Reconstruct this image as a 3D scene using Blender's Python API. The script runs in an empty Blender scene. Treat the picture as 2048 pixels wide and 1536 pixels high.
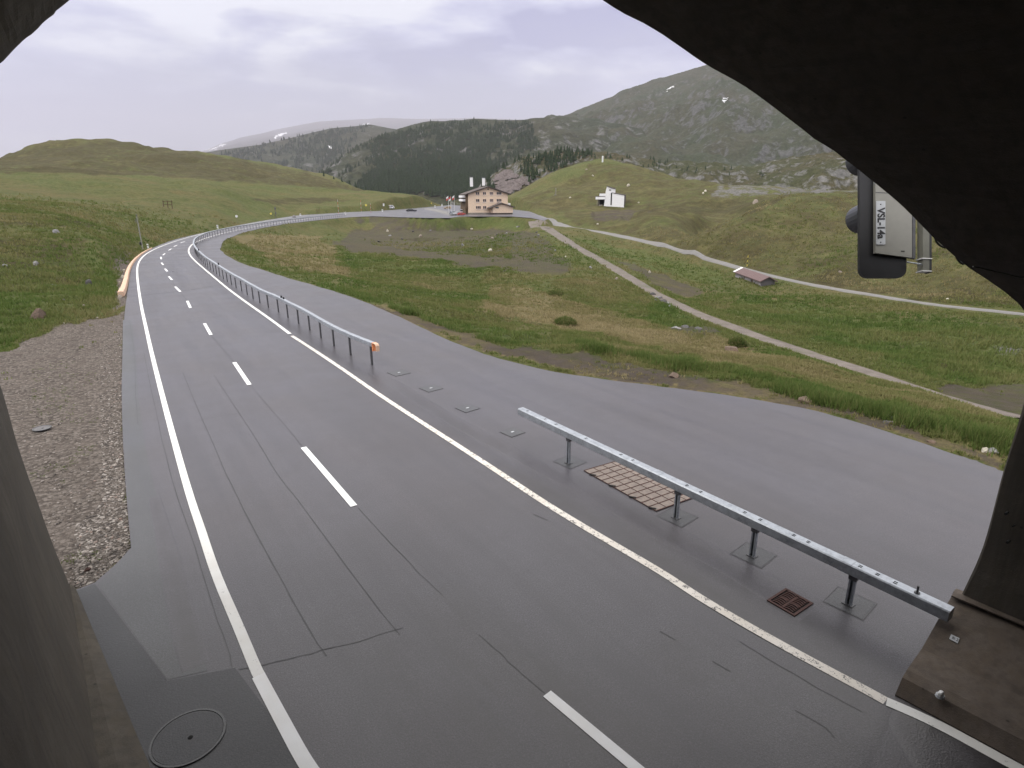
# road webcam view from a mountain gallery over an alpine pass
HAZE = .00006
CLOUD_D, CLOUD_M, CLOUD_L = (.25, .235, .41), (.52, .51, .65), (.86, .85, .85)
SKYRAMP = [(0.0, .30), (.34, .30), (.52, 1.0)]
ZENITH = (.66, .64, .60)
SUN_E = 1.5
EXPO = 0.17
import bpy, bmesh, math, random
import numpy as np
from mathutils import Vector, Matrix
random.seed(7)
scene = bpy.context.scene
COL = scene.collection
# ------------------------------------------------------------------ camera
FPX, W0, H0, CAMH = 1200.0, 2048, 1536, 6.5
PITCH, ROLL, YAW = math.radians(-17.484), math.radians(0.3), math.radians(-34.459)
MCAM = np.array(Matrix.Rotation(YAW, 3, 'Z') @ Matrix.Rotation(PITCH, 3, 'X') @ Matrix.Rotation(ROLL, 3, 'Y'))
cam_d = bpy.data.cameras.new('camera')
cam = bpy.data.objects.new('camera', cam_d)
COL.objects.link(cam)
cam_d.sensor_width = 36.0
cam_d.lens = FPX / W0 * 36.0
cam_d.clip_start = 0.05
cam_d.clip_end = 60000
_r, _f, _u = MCAM[:, 0], MCAM[:, 1], MCAM[:, 2]
cam.matrix_world = Matrix(((_r[0], _u[0], -_f[0], 0), (_r[1], _u[1], -_f[1], 0), (_r[2], _u[2], -_f[2], CAMH), (0, 0, 0, 1)))
scene.camera = cam

def ray(u, v):
    d = MCAM @ np.array([(u - 1024) / FPX, 1.0, -(v - 768) / FPX])
    return d
def rays(U, V):
    q = np.stack([(np.asarray(U, float) - 1024) / FPX, np.ones(len(U)), -(np.asarray(V, float) - 768) / FPX], 1)
    return q @ MCAM.T
def project(x, y, z):
    p = np.stack([x, y, z - CAMH], -1) @ MCAM
    f = np.where(p[..., 1] > 0.05, p[..., 1], np.nan)
    return 1024 + FPX * p[..., 0] / f, 768 - FPX * p[..., 2] / f
AZ0 = math.atan2(MCAM[0, 1], MCAM[1, 1])      # azimuth of the view axis, from +y towards +x
def azel(u, v):
    d = ray(u, v)
    return math.atan2(d[0], d[1]) - AZ0, d[2] / math.hypot(d[0], d[1])
def G(u, v, z=0.0):
    d = ray(u, v); t = (z - CAMH) / d[2]
    return np.array([d[0] * t, d[1] * t, z])
def at_range(u, v, r):
    d = ray(u, v); t = r / math.hypot(d[0], d[1])
    return np.array([d[0] * t, d[1] * t, CAMH + d[2] * t])
# ------------------------------------------------------------------ noise
def _hash(ix, iy, s):
    h = (ix.astype(np.int64) * 374761393 + iy.astype(np.int64) * 668265263 + s * 974711) & 0xffffffff
    h = ((h ^ (h >> 13)) * 1274126177) & 0xffffffff
    return ((h ^ (h >> 16)) & 0xffffff) / float(0xffffff)
def vnoise(x, y, s=0):
    x = np.asarray(x, float); y = np.asarray(y, float)
    ix, iy = np.floor(x), np.floor(y)
    fx, fy = x - ix, y - iy
    fx = fx * fx * fx * (fx * (fx * 6 - 15) + 10); fy = fy * fy * fy * (fy * (fy * 6 - 15) + 10)
    a, b = _hash(ix, iy, s), _hash(ix + 1, iy, s)
    c, d = _hash(ix, iy + 1, s), _hash(ix + 1, iy + 1, s)
    return (a + (b - a) * fx) * (1 - fy) + (c + (d - c) * fx) * fy
def fbm(x, y, o=4, s=0):
    t = 0; a = .5; n = 0
    x = np.asarray(x, float); y = np.asarray(y, float)
    for i in range(o):
        t = t + a * (vnoise(x, y, s + i * 17) - .5); n += a; a *= .5
        x, y = x * 1.93 + y * .57 + 11.3, y * 1.93 - x * .57 + 5.7
    return t / n * 2
def ridged(x, y, o=4, s=0):
    t = 0; a = .5; n = 0
    for i in range(o):
        t = t + a * (1 - np.abs(vnoise(x, y, s + i * 13) * 2 - 1)); n += a; a *= .5
        x, y = x * 1.93 + y * .57 + 3.1, y * 1.93 - x * .57 + 9.7
    return t / n
def sstep(a, b, x):
    t = np.clip((x - a) / (b - a), 0, 1)
    return t * t * (3 - 2 * t)
# ------------------------------------------------------------------ polygons
def inpoly(px, py, poly):
    px = np.asarray(px, float); py = np.asarray(py, float)
    ins = np.zeros(px.shape, bool)
    n = len(poly)
    for i in range(n):
        x1, y1 = poly[i]; x2, y2 = poly[(i + 1) % n]
        if y1 == y2: continue
        c = ((y1 > py) != (y2 > py)) & (px < (x2 - x1) * (py - y1) / (y2 - y1) + x1)
        ins ^= c
    return ins
def polydist(px, py, pts, closed=True):
    px = np.asarray(px, float); py = np.asarray(py, float)
    best = np.full(px.shape, 1e9)
    n = len(pts)
    for i in range(n if closed else n - 1):
        x1, y1 = pts[i][:2]; x2, y2 = pts[(i + 1) % n][:2]
        dx, dy = x2 - x1, y2 - y1
        L = dx * dx + dy * dy
        if L < 1e-12: continue
        t = np.clip(((px - x1) * dx + (py - y1) * dy) / L, 0, 1)
        best = np.minimum(best, (px - x1 - t * dx) ** 2 + (py - y1 - t * dy) ** 2)
    return np.sqrt(best)
def catmull(P, per=6):
    P = [np.asarray(p, float) for p in P]
    out = []
    for i in range(len(P) - 1):
        p0 = P[i - 1] if i > 0 else 2 * P[0] - P[1]
        p3 = P[i + 2] if i + 2 < len(P) else 2 * P[-1] - P[-2]
        p1, p2 = P[i], P[i + 1]
        for k in range(per):
            t = k / per
            out.append(.5 * (2 * p1 + (p2 - p0) * t + (2 * p0 - 5 * p1 + 4 * p2 - p3) * t * t + (3 * p1 - p0 - 3 * p2 + p3) * t ** 3))
    out.append(P[-1])
    return out
def smooth_line(P, n=2):
    P = [np.asarray(p, float) for p in P]
    for _ in range(n):
        P = [P[0]] + [(P[i - 1] + 2 * P[i] + P[i + 1]) / 4 for i in range(1, len(P) - 1)] + [P[-1]]
    return P
# ------------------------------------------------------------------ objects
def link(name, me, mat=None, parent=None):
    o = bpy.data.objects.new(name, me)
    COL.objects.link(o)
    if mat is not None and me is not None: me.materials.append(mat)
    if parent is not None: o.parent = parent
    return o
def tag(o, label, cat, group=None):
    o['label'] = label; o['category'] = cat
    if group: o['group'] = group
    return o
def struct(o, kind='structure'):
    o['kind'] = kind
    return o
def thing(name, loc, label, cat, group=None, rz=0.0):
    o = bpy.data.objects.new(name, None)
    COL.objects.link(o)
    o.empty_display_size = .3
    o.location = Vector([float(c) for c in loc]); o.rotation_euler = (0, 0, rz)
    return tag(o, label, cat, group)
def copy_tree(o, parent=None):
    c = o.copy(); COL.objects.link(c)
    if parent is not None: c.parent = parent
    for ch in [q for q in scene.objects if q.parent == o]:
        copy_tree(ch, c)
    return c
class MB:
    def __init__(s): s.v = []; s.f = []
    def add(s, V, F):
        n = len(s.v); s.v += [tuple(float(c) for c in p) for p in V]; s.f += [tuple(n + i for i in f) for f in F]; return s
    def box(s, c, d, rz=0.0, M=None):
        x, y, z = d[0] / 2, d[1] / 2, d[2] / 2
        V = [(-x, -y, -z), (x, -y, -z), (x, y, -z), (-x, y, -z), (-x, -y, z), (x, -y, z), (x, y, z), (-x, y, z)]
        ca, sa = math.cos(rz), math.sin(rz)
        V = [(p[0] * ca - p[1] * sa + c[0], p[0] * sa + p[1] * ca + c[1], p[2] + c[2]) for p in V]
        return s.add(V, [(0, 3, 2, 1), (4, 5, 6, 7), (0, 1, 5, 4), (1, 2, 6, 5), (2, 3, 7, 6), (3, 0, 4, 7)])
    def bbox(s, c, d, b=.03, rz=0.0):
        """box with chamfered vertical and top edges"""
        x, y, z = d[0] / 2, d[1] / 2, d[2] / 2
        ring = [(-x + b, -y), (x - b, -y), (x, -y + b), (x, y - b), (x - b, y), (-x + b, y), (-x, y - b), (-x, -y + b)]
        k = lambda sc: [(p[0] * (1 - sc / x), p[1] * (1 - sc / y)) for p in ring]
        ca, sa = math.cos(rz), math.sin(rz)
        T = lambda p, h: (p[0] * ca - p[1] * sa + c[0], p[0] * sa + p[1] * ca + c[1], c[2] + h)
        L = [[T(p, -z) for p in ring], [T(p, z - b) for p in ring], [T(p, z) for p in k(b)]]
        V = L[0] + L[1] + L[2]
        F = [tuple(range(7, -1, -1)), tuple(range(16, 24))]
        for a in (0, 8):
            for i in range(8): F.append((a + i, a + (i + 1) % 8, a + 8 + (i + 1) % 8, a + 8 + i))
        return s.add(V, F)
    def tube(s, p0, p1, r, n=10, r1=None):
        p0, p1 = Vector([float(c) for c in p0]), Vector([float(c) for c in p1])
        r1 = r if r1 is None else r1
        d = (p1 - p0).normalized(); a = d.orthogonal().normalized(); b = d.cross(a)
        V = []
        for p, q in ((p0, r), (p1, r1)):
            for i in range(n):
                t = 2 * math.pi * i / n; V.append(p + a * math.cos(t) * q + b * math.sin(t) * q)
        F = [(i, (i + 1) % n, n + (i + 1) % n, n + i) for i in range(n)] + [tuple(range(n - 1, -1, -1)), tuple(range(n, 2 * n))]
        return s.add(V, F)
    def path_tube(s, P, r, n=8):
        P = [Vector([float(c) for c in p]) for p in P]
        V = []; F = []
        for i, p in enumerate(P):
            d = (P[min(i + 1, len(P) - 1)] - P[max(i - 1, 0)]).normalized()
            a = Vector((0, 0, 1)).cross(d)
            a = a.normalized() if a.length > 1e-4 else d.orthogonal().normalized()
            b = d.cross(a)
            for k in range(n):
                t = 2 * math.pi * k / n; V.append(p + a * math.cos(t) * r + b * math.sin(t) * r)
        for i in range(len(P) - 1):
            for k in range(n):
                F.append((i * n + k, i * n + (k + 1) % n, (i + 1) * n + (k + 1) % n, (i + 1) * n + k))
        F += [tuple(range(n - 1, -1, -1)), tuple(range((len(P) - 1) * n, len(P) * n))]
        return s.add(V, F)
    def extrude(s, prof, A, B):
        """prof: list of 3D points (A side) ; B = offset vector"""
        n = len(prof)
        V = [tuple(p) for p in prof] + [(p[0] + B[0], p[1] + B[1], p[2] + B[2]) for p in prof]
        F = [(i, (i + 1) % n, n + (i + 1) % n, n + i) for i in range(n)] + [tuple(range(n - 1, -1, -1)), tuple(range(n, 2 * n))]
        return s.add(V, F)
    def sweep(s, P, prof, up=(0, 0, 1)):
        """closed profile of (lateral, height) swept along the polyline P"""
        n = len(prof); V = []; F = []
        for i, p in enumerate(P):
            d = np.asarray(P[min(i + 1, len(P) - 1)], float) - np.asarray(P[max(i - 1, 0)], float)
            l = math.hypot(d[0], d[1]); lx, ly = d[1] / l, -d[0] / l
            for q in prof: V.append((p[0] + lx * q[0], p[1] + ly * q[0], p[2] + q[1]))
        for i in range(len(P) - 1):
            for k in range(n):
                F.append((i * n + k, i * n + (k + 1) % n, (i + 1) * n + (k + 1) % n, (i + 1) * n + k))
        F += [tuple(range(n - 1, -1, -1)), tuple(range((len(P) - 1) * n, len(P) * n))]
        return s.add(V, F)
    def build(s, name, mat, parent=None, smooth=False):
        me = bpy.data.meshes.new(name)
        me.from_pydata(s.v, [], s.f); me.update()
        bm = bmesh.new(); bm.from_mesh(me); bmesh.ops.recalc_face_normals(bm, faces=bm.faces); bm.to_mesh(me); bm.free()
        if smooth: me.polygons.foreach_set('use_smooth', [True] * len(me.polygons))
        return link(name, me, mat, parent)
def grid_mesh(name, X, Y, Z, smooth=True):
    """X,Y,Z (rows, cols)"""
    r, c = X.shape
    me = bpy.data.meshes.new(name)
    me.vertices.add(r * c)
    me.vertices.foreach_set('co', np.stack([X, Y, Z], -1).astype(np.float32).ravel())
    i = np.arange((r - 1) * (c - 1)); a = (i // (c - 1)) * c + i % (c - 1)
    q = np.stack([a, a + 1, a + c + 1, a + c], 1).ravel()
    m = (r - 1) * (c - 1)
    me.loops.add(4 * m); me.loops.foreach_set('vertex_index', q.astype(np.int32))
    me.polygons.add(m); me.polygons.foreach_set('loop_start', (np.arange(m) * 4).astype(np.int32))
    me.polygons.foreach_set('use_smooth', np.full(m, smooth))
    me.update(); me.validate()
    return me
def tri_mesh(name, V, smooth=False, attr=None):
    """V (n,3,3) loose triangles ; attr {name: per-triangle value}"""
    n = len(V)
    me = bpy.data.meshes.new(name)
    me.vertices.add(3 * n); me.vertices.foreach_set('co', V.astype(np.float32).ravel())
    me.loops.add(3 * n); me.loops.foreach_set('vertex_index', np.arange(3 * n, dtype=np.int32))
    me.polygons.add(n); me.polygons.foreach_set('loop_start', (np.arange(n) * 3).astype(np.int32))
    me.update()
    for k, a in (attr or {}).items():
        t = me.attributes.new(k, 'FLOAT', 'POINT'); t.data.foreach_set('value', np.repeat(a, 3).astype(np.float32))
    return me
def poly_obj(name, pts, z, mat, parent=None, smooth=False):
    me = bpy.data.meshes.new(name)
    me.from_pydata([(float(p[0]), float(p[1]), float(z)) for p in pts], [], [tuple(range(len(pts)))])
    bm = bmesh.new(); bm.from_mesh(me)
    for f in bm.faces:
        f.normal_update()
        if f.normal.z < 0: f.normal_flip()
    bmesh.ops.triangulate(bm, faces=bm.faces, ngon_method='EAR_CLIP')
    bm.to_mesh(me); bm.free()
    return link(name, me, mat, parent)
def ribbon(P, w, zoff=0.0, taper=None):
    """flat ribbon along P (x,y,z) with width w (number or list)"""
    mb = MB(); V = []; F = []
    n = len(P)
    for i, p in enumerate(P):
        d = np.asarray(P[min(i + 1, n - 1)], float) - np.asarray(P[max(i - 1, 0)], float)
        l = math.hypot(d[0], d[1]) + 1e-9
        h = (w[i] if hasattr(w, '__len__') else w) / 2
        lx, ly = d[1] / l * h, -d[0] / l * h
        V += [(p[0] - lx, p[1] - ly, p[2] + zoff), (p[0] + lx, p[1] + ly, p[2] + zoff)]
    for i in range(n - 1): F.append((2 * i, 2 * i + 1, 2 * i + 3, 2 * i + 2))
    return mb.add(V, F)
# ------------------------------------------------------------------ materials
def newmat(name):
    m = bpy.data.materials.new(name); m.use_nodes = True
    nt = m.node_tree; nt.nodes.clear()
    out = nt.nodes.new('ShaderNodeOutputMaterial')
    b = nt.nodes.new('ShaderNodeBsdfPrincipled')
    nt.links.new(b.outputs[0], out.inputs[0])
    return m, nt, b, out
class N:
    def __init__(s, nt): s.nt = nt; s.co = None
    def pos(s):
        if s.co is None:
            g = s.nt.nodes.new('ShaderNodeNewGeometry'); s.co = g.outputs['Position']
        return s.co
    def objco(s):
        return s.nt.nodes.new('ShaderNodeTexCoord').outputs['Object']
    def link(s, a, b): s.nt.links.new(a, b)
    def noise(s, scale, detail=4, rough=.55, vec=None, dist=0.0, stretch=None):
        n = s.nt.nodes.new('ShaderNodeTexNoise'); n.inputs['Scale'].default_value = scale
        n.inputs['Detail'].default_value = detail; n.inputs['Roughness'].default_value = rough
        n.inputs['Distortion'].default_value = dist
        v = vec if vec is not None else s.pos()
        if stretch:
            mp = s.nt.nodes.new('ShaderNodeMapping'); mp.inputs['Scale'].default_value = stretch
            s.link(v, mp.inputs['Vector']); v = mp.outputs[0]
        s.link(v, n.inputs['Vector'])
        return n.outputs['Fac']
    def voro(s, scale, feat='F1', out='Distance', vec=None, rnd=1.0):
        n = s.nt.nodes.new('ShaderNodeTexVoronoi'); n.feature = feat; n.inputs['Scale'].default_value = scale
        n.inputs['Randomness'].default_value = rnd
        s.link(vec if vec is not None else s.pos(), n.inputs['Vector'])
        return n.outputs[out]
    def ramp(s, fac, stops):
        n = s.nt.nodes.new('ShaderNodeValToRGB'); e = n.color_ramp.elements
        while len(e) < len(stops): e.new(.5)
        for q, (p, c) in zip(e, stops):
            q.position = p; q.color = (c, c, c, 1) if not hasattr(c, '__len__') else (*c, 1)
        s.link(fac, n.inputs[0])
        return n.outputs[0]
    def mix(s, fac, a, b, mode='MIX'):
        n = s.nt.nodes.new('ShaderNodeMix'); n.data_type = 'RGBA'; n.blend_type = mode
        for sock, val in ((n.inputs[0], fac), (n.inputs[6], a), (n.inputs[7], b)):
            if isinstance(val, (int, float)): sock.default_value = val
            elif hasattr(val, '__len__'): sock.default_value = (*val, 1)
            else: s.link(val, sock)
        return n.outputs[2]
    def math(s, op, a, b=0.0, clamp=False):
        n = s.nt.nodes.new('ShaderNodeMath'); n.operation = op; n.use_clamp = clamp
        for sock, val in ((n.inputs[0], a), (n.inputs[1], b)):
            if isinstance(val, (int, float)): sock.default_value = val
            else: s.link(val, sock)
        return n.outputs[0]
    def attr(s, name):
        n = s.nt.nodes.new('ShaderNodeAttribute'); n.attribute_name = name
        return n.outputs['Fac']
    def bump(s, h, strength=.5, dist=.02, normal=None):
        n = s.nt.nodes.new('ShaderNodeBump'); n.inputs['Strength'].default_value = strength
        n.inputs['Distance'].default_value = dist
        s.link(h, n.inputs['Height'])
        if normal is not None: s.link(normal, n.inputs['Normal'])
        return n.outputs[0]
    def sep(s, vec):
        n = s.nt.nodes.new('ShaderNodeSeparateXYZ'); s.link(vec, n.inputs[0]); return n.outputs
def simple(name, col, rough=.6, metal=0.0, var=.15, scale=8.0, spec=.5, bump=0.0, bscale=40.0, objspace=True):
    m, nt, b, out = newmat(name); n = N(nt)
    v = n.objco() if objspace else n.pos()
    f = n.noise(scale, 5, .6, v)
    lo = tuple(c * (1 - var) for c in col); hi = tuple(min(1, c * (1 + var)) for c in col)
    n.link(n.ramp(f, [(.3, lo), (.7, hi)]), b.inputs['Base Color'])
    b.inputs['Metallic'].default_value = metal
    b.inputs['Specular IOR Level'].default_value = spec
    n.link(n.ramp(f, [(.2, max(0, rough - .1)), (.8, min(1, rough + .1))]), b.inputs['Roughness'])
    if bump: n.link(n.bump(n.noise(bscale, 4, .6, v), bump, .01), b.inputs['Normal'])
    return m
def mk_asphalt(name, base, rough, tint=(1.0, .94, 1.065), wet=0.0):
    m, nt, b, out = newmat(name); n = N(nt)
    fine = n.noise(55, 3, .7)
    mid = n.noise(2.2, 4, .6)
    big = n.noise(.22, 4, .55)
    along = n.noise(1.0, 4, .6, stretch=(1.6, .09, 1))
    grit = n.voro(38, 'F1')
    c0 = tuple(base * t for t in tint)
    col = n.ramp(fine, [(.30, tuple(c * .48 for c in c0)), (.5, c0), (.70, tuple(c * 1.75 for c in c0))])
    col = n.mix(n.ramp(grit, [(.08, .75), (.26, 0.0)]), col, tuple(min(1, c * 2.7) for c in c0))
    col = n.mix(n.ramp(mid, [(.35, .0), (.75, .45)]), col, tuple(c * .74 for c in c0))
    col = n.mix(n.ramp(big, [(.4, .0), (.62, .42)]), col, (c0[0] * 1.18, c0[1] * 1.12, c0[2] * 1.02))
    col = n.mix(n.ramp(along, [(.42, .0), (.66, .6)]), col, tuple(c * .62 for c in c0))
    gr2 = n.noise(36, 3, .7)
    col = n.mix(n.ramp(gr2, [(.34, .4), (.5, 0.0)]), col, tuple(c * .6 for c in c0))
    col = n.mix(n.ramp(gr2, [(.54, 0.0), (.74, .5)]), col, tuple(c * 1.7 for c in c0))
    dm = n.attr('damp_shade')  # mask for wet stretches and for the painted gallery shadow
    dmp = n.math('MULTIPLY', dm, n.ramp(n.math('ADD', n.math('MULTIPLY', mid, .5), n.math('MULTIPLY', along, .5)), [(.32, .35), (.58, 1.0)]))
    col = n.mix(n.math('MULTIPLY', dmp, .8), col, tuple(c * f for c, f in zip(c0, (.46, .42, .38))))
    n.link(col, b.inputs['Base Color'])
    r = n.mix(.5, n.ramp(big, [(.36, rough - .14), (.64, rough + .10)]), n.ramp(along, [(.3, rough + .05), (.7, rough - .12)]))
    r = n.mix(n.math('MULTIPLY', dmp, .6), r, (.24, .24, .24))
    n.link(r, b.inputs['Roughness'])
    b.inputs['Specular IOR Level'].default_value = .5
    h = n.math('ADD', fine, n.math('MULTIPLY', grit, .7))
    n.link(n.bump(h, .35 if wet == 0 else .2, .006), b.inputs['Normal'])
    return m
def mk_paint(name, worn, col=(.74, .74, .72)):
    m, nt, b, out = newmat(name); n = N(nt)
    f = n.noise(9, 6, .75); g = n.noise(60, 3, .7); d = n.noise(1.2, 4, .6)
    mask = n.ramp(n.math('ADD', n.math('MULTIPLY', f, .65), n.math('MULTIPLY', g, .35)), [(worn - .02, 1.0), (worn + .03, 0.0)])
    c = n.mix(n.ramp(d, [(.35, 0.0), (.7, .55)]), col, (col[0] * .78, col[1] * .74, col[2] * .68))
    n.link(n.mix(mask, c, (.055, .053, .055)), b.inputs['Base Color'])
    b.inputs['Roughness'].default_value = .55
    n.link(n.bump(f, .2, .004), b.inputs['Normal'])
    return m
def mk_concrete(name, col, dark=.45, streak=True, rough=.85):
    m, nt, b, out = newmat(name); n = N(nt)
    big = n.noise(.7, 5, .6); mid = n.noise(4, 5, .65); fine = n.noise(60, 3, .7)
    c = n.ramp(big, [(.3, tuple(v * (1 - dark) for v in col)), (.7, col)])
    c = n.mix(n.ramp(mid, [(.42, .0), (.7, .6)]), c, (col[0] * .62, col[1] * .55, col[2] * .42))
    if streak:
        st = n.noise(3.0, 4, .6, stretch=(2.2, 2.2, .12))
        c = n.mix(n.ramp(st, [(.45, 0.0), (.68, .65)]), c, tuple(v * .42 for v in col))
    c = n.mix(n.ramp(fine, [(.3, .5), (.5, 0.0)]), c, tuple(v * .6 for v in col))
    wv = nt.nodes.new('ShaderNodeTexWave'); wv.bands_direction = 'Z'; wv.inputs['Scale'].default_value = .62; wv.inputs['Distortion'].default_value = .25; n.link(n.pos(), wv.inputs['Vector'])
    c = n.mix(n.ramp(wv.outputs['Fac'], [(.0, .25), (.03, 0.0)]), c, tuple(v * .5 for v in col))
    pit = n.voro(2.6, 'F1')
    c = n.mix(n.ramp(pit, [(.03, .8), (.06, 0.0)]), c, tuple(v * .2 for v in col))
    n.link(c, b.inputs['Base Color'])
    b.inputs['Roughness'].default_value = rough
    n.link(n.bump(n.math('ADD', mid, n.math('MULTIPLY', fine, .4)), .5, .02), b.inputs['Normal'])
    return m
def mk_ground():
    m, nt, b, out = newmat('meadow_ground'); n = N(nt)
    n1 = n.noise(.035, 5, .6); n2 = n.noise(.22, 5, .62); n3 = n.noise(1.3, 5, .65); n4 = n.noise(7, 4, .7)
    n5 = n.noise(28, 3, .7)
    g1, g2, ol, dry = (.082, .102, .030), (.064, .088, .024), (.118, .102, .042), (.168, .136, .066)
    c = n.mix(n.ramp(n1, [(.38, 0.0), (.62, 1.0)]), g1, ol)
    c = n.mix(n.ramp(n2, [(.42, 0.0), (.66, .8)]), c, g2)
    c = n.mix(n.ramp(n3, [(.45, 0.0), (.75, .75)]), c, dry)
    # patchy green lawn and lush cover
    lush = n.math('MULTIPLY', n.attr('lush'), n.ramp(n3, [(.3, .55), (.6, 1.0)]))
    c = n.mix(n.math('MULTIPLY', lush, .65), c, (.080, .112, .030))
    dr = n.math('MULTIPLY', n.attr('dry'), n.ramp(n3, [(.3, .5), (.6, 1.0)]))
    c = n.mix(dr, c, (.180, .142, .074))
    he = n.math('MULTIPLY', n.attr('heath'), n.ramp(n2, [(.36, 0.0), (.6, 1.0)]))
    c = n.mix(he, c, n.mix(n3, (.044, .043, .018), (.105, .080, .038)))
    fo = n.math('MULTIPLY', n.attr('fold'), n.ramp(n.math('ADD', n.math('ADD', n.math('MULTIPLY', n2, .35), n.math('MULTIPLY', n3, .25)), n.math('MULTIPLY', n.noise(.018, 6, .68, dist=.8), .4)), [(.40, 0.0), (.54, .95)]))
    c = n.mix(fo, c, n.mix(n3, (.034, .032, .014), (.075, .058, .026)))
    nT = n.noise(.85, 6, .74, stretch=(1, 1, .4)); nU = n.noise(.14, 5, .66)
    c = n.mix(n.ramp(nT, [(.37, .7), (.47, 0.0)]), c, n.mix(.62, c, (.020, .026, .009)))
    c = n.mix(n.ramp(nU, [(.36, .5), (.48, 0.0)]), c, n.mix(.45, c, (.030, .040, .012)))
    c = n.mix(n.ramp(nT, [(.55, 0.0), (.68, .5)]), c, (.165, .150, .075))
    # tussock speckle
    c = n.mix(n.ramp(n4, [(.38, .75), (.52, 0.0)]), c, n.mix(.6, c, (.016, .020, .007)))
    c = n.mix(n.ramp(n5, [(.5, 0.0), (.75, .45)]), c, (.135, .125, .055))
    soil = n.math('MULTIPLY', n.attr('soil'), n.ramp(n.math('ADD', n.math('MULTIPLY', n2, .5), n.math('MULTIPLY', n3, .5)), [(.40, .22), (.58, 1.0)]))
    soil = n.math('MAXIMUM', soil, n.math('MULTIPLY', n.attr('moss'), n.ramp(n3, [(.32, .35), (.62, .85)])))
    sc = n.mix(n.ramp(n3, [(.35, 0.0), (.65, 1.0)]), (.054, .043, .035), (.092, .076, .063))
    sc = n.mix(n.ramp(n5, [(.35, .5), (.6, 0.0)]), sc, (.045, .036, .030))
    c = n.mix(soil, c, sc)
    gv = n.voro(11, 'F1', 'Color'); gd = n.voro(11, 'F1')
    gcol = n.mix(n.sep(gv)[0], (.080, .066, .056), (.245, .215, .19))
    gcol = n.mix(n.ramp(gd, [(.45, 0.0), (.75, .8)]), gcol, (.05, .043, .038))
    gcol = n.mix(n.ramp(n3, [(.35, .55), (.62, .1)]), gcol, (.15, .125, .108))
    c = n.mix(n.attr('gravel'), c, gcol)
    rk = n.math('MULTIPLY', n.attr('rock'), n.ramp(n2, [(.42, 0.0), (.56, 1.0)]))
    rv = n.mix(n.ramp(n3, [(.35, 0.0), (.65, 1.0)]), (.085, .082, .075), (.175, .168, .16))
    c = n.mix(rk, c, rv)
    n.link(c, b.inputs['Base Color'])
    b.inputs['Roughness'].default_value = .95; b.inputs['Specular IOR Level'].default_value = .12
    h = n.math('ADD', n.math('MULTIPLY', n3, .5), n.math('ADD', n.math('MULTIPLY', n4, .35), n.math('MULTIPLY', n5, .12)))
    n.link(n.bump(h, .9, .35), b.inputs['Normal'])
    return m
def mk_mountain(name, green, rock, rockamt, scale=1.0, brown=(.07, .055, .035)):
    m, nt, b, out = newmat(name); n = N(nt)
    n1 = n.noise(.004 * scale, 6, .6); n2 = n.noise(.022 * scale, 6, .68, dist=.6); n3 = n.noise(.09 * scale, 4, .7)
    st = n.noise(.03 * scale, 5, .65, stretch=(1, 1, .35))
    c = n.mix(n.ramp(n1, [(.4, 0.0), (.62, .7)]), green, brown)
    c = n.mix(n.ramp(n3, [(.4, .6), (.6, 0.0)]), c, tuple(v * .45 for v in green))
    g = nt.nodes.new('ShaderNodeNewGeometry')
    nz = n.sep(g.outputs['Normal'])[2]
    slope = n.ramp(nz, [(.55, 1.0), (.93, 0.0)])
    k = n.math('ADD', n.math('MULTIPLY', n2, .55), n.math('MULTIPLY', st, .45))
    rm = n.ramp(n.math('ADD', k, n.math('MULTIPLY', slope, .16)), [(.62 - rockamt * .2, 0.0), (.70 - rockamt * .2, 1.0)])
    rc = n.mix(n.ramp(n3, [(.35, 0.0), (.65, 1.0)]), tuple(v * .55 for v in rock), rock)
    c = n.mix(n.math('MULTIPLY', rm, .85), c, rc)
    n.link(c, b.inputs['Base Color'])
    b.inputs['Roughness'].default_value = .95; b.inputs['Specular IOR Level'].default_value = .1
    n.link(n.bump(n.math('ADD', n2, n.math('MULTIPLY', n3, .4)), .8, 14 / scale), b.inputs['Normal'])
    return m
def mk_grass():
    m, nt, b, out = newmat('grass_blades'); n = N(nt)
    t = n.attr('tint')
    c = n.ramp(t, [(0.0, (.045, .068, .018)), (.3, (.088, .135, .032)), (.55, (.140, .158, .052)), (.8, (.215, .188, .088)), (1.0, (.30, .25, .14))])
    n.link(c, b.inputs['Base Color'])
    b.inputs['Roughness'].default_value = .8; b.inputs['Specular IOR Level'].default_value = .15
    tr = nt.nodes.new('ShaderNodeBsdfTranslucent'); n.link(c, tr.inputs['Color'])
    mx = nt.nodes.new('ShaderNodeMixShader'); mx.inputs[0].default_value = .35
    n.link(b.outputs[0], mx.inputs[1]); n.link(tr.outputs[0], mx.inputs[2]); n.link(mx.outputs[0], out.inputs[0])
    return m
def mk_stone(name, col, var=.35, warm=(.9, .75, .6)):
    m, nt, b, out = newmat(name); n = N(nt)
    v = n.objco()
    f = n.noise(3.5, 6, .7, v); g = n.noise(14, 4, .7, v); w = n.noise(2.0, 4, .6, v)
    c = n.ramp(f, [(.3, tuple(x * (1 - var) for x in col)), (.7, tuple(min(1, x * (1 + var * .5)) for x in col))])
    c = n.mix(n.ramp(w, [(.5, 0.0), (.72, .6)]), c, tuple(x * y for x, y in zip(col, warm)))
    c = n.mix(n.ramp(g, [(.35, .55), (.5, 0.0)]), c, tuple(x * .45 for x in col))
    n.link(c, b.inputs['Base Color']); b.inputs['Roughness'].default_value = .9
    n.link(n.bump(n.math('ADD', f, n.math('MULTIPLY', g, .5)), .7, .05), b.inputs['Normal'])
    return m
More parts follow.
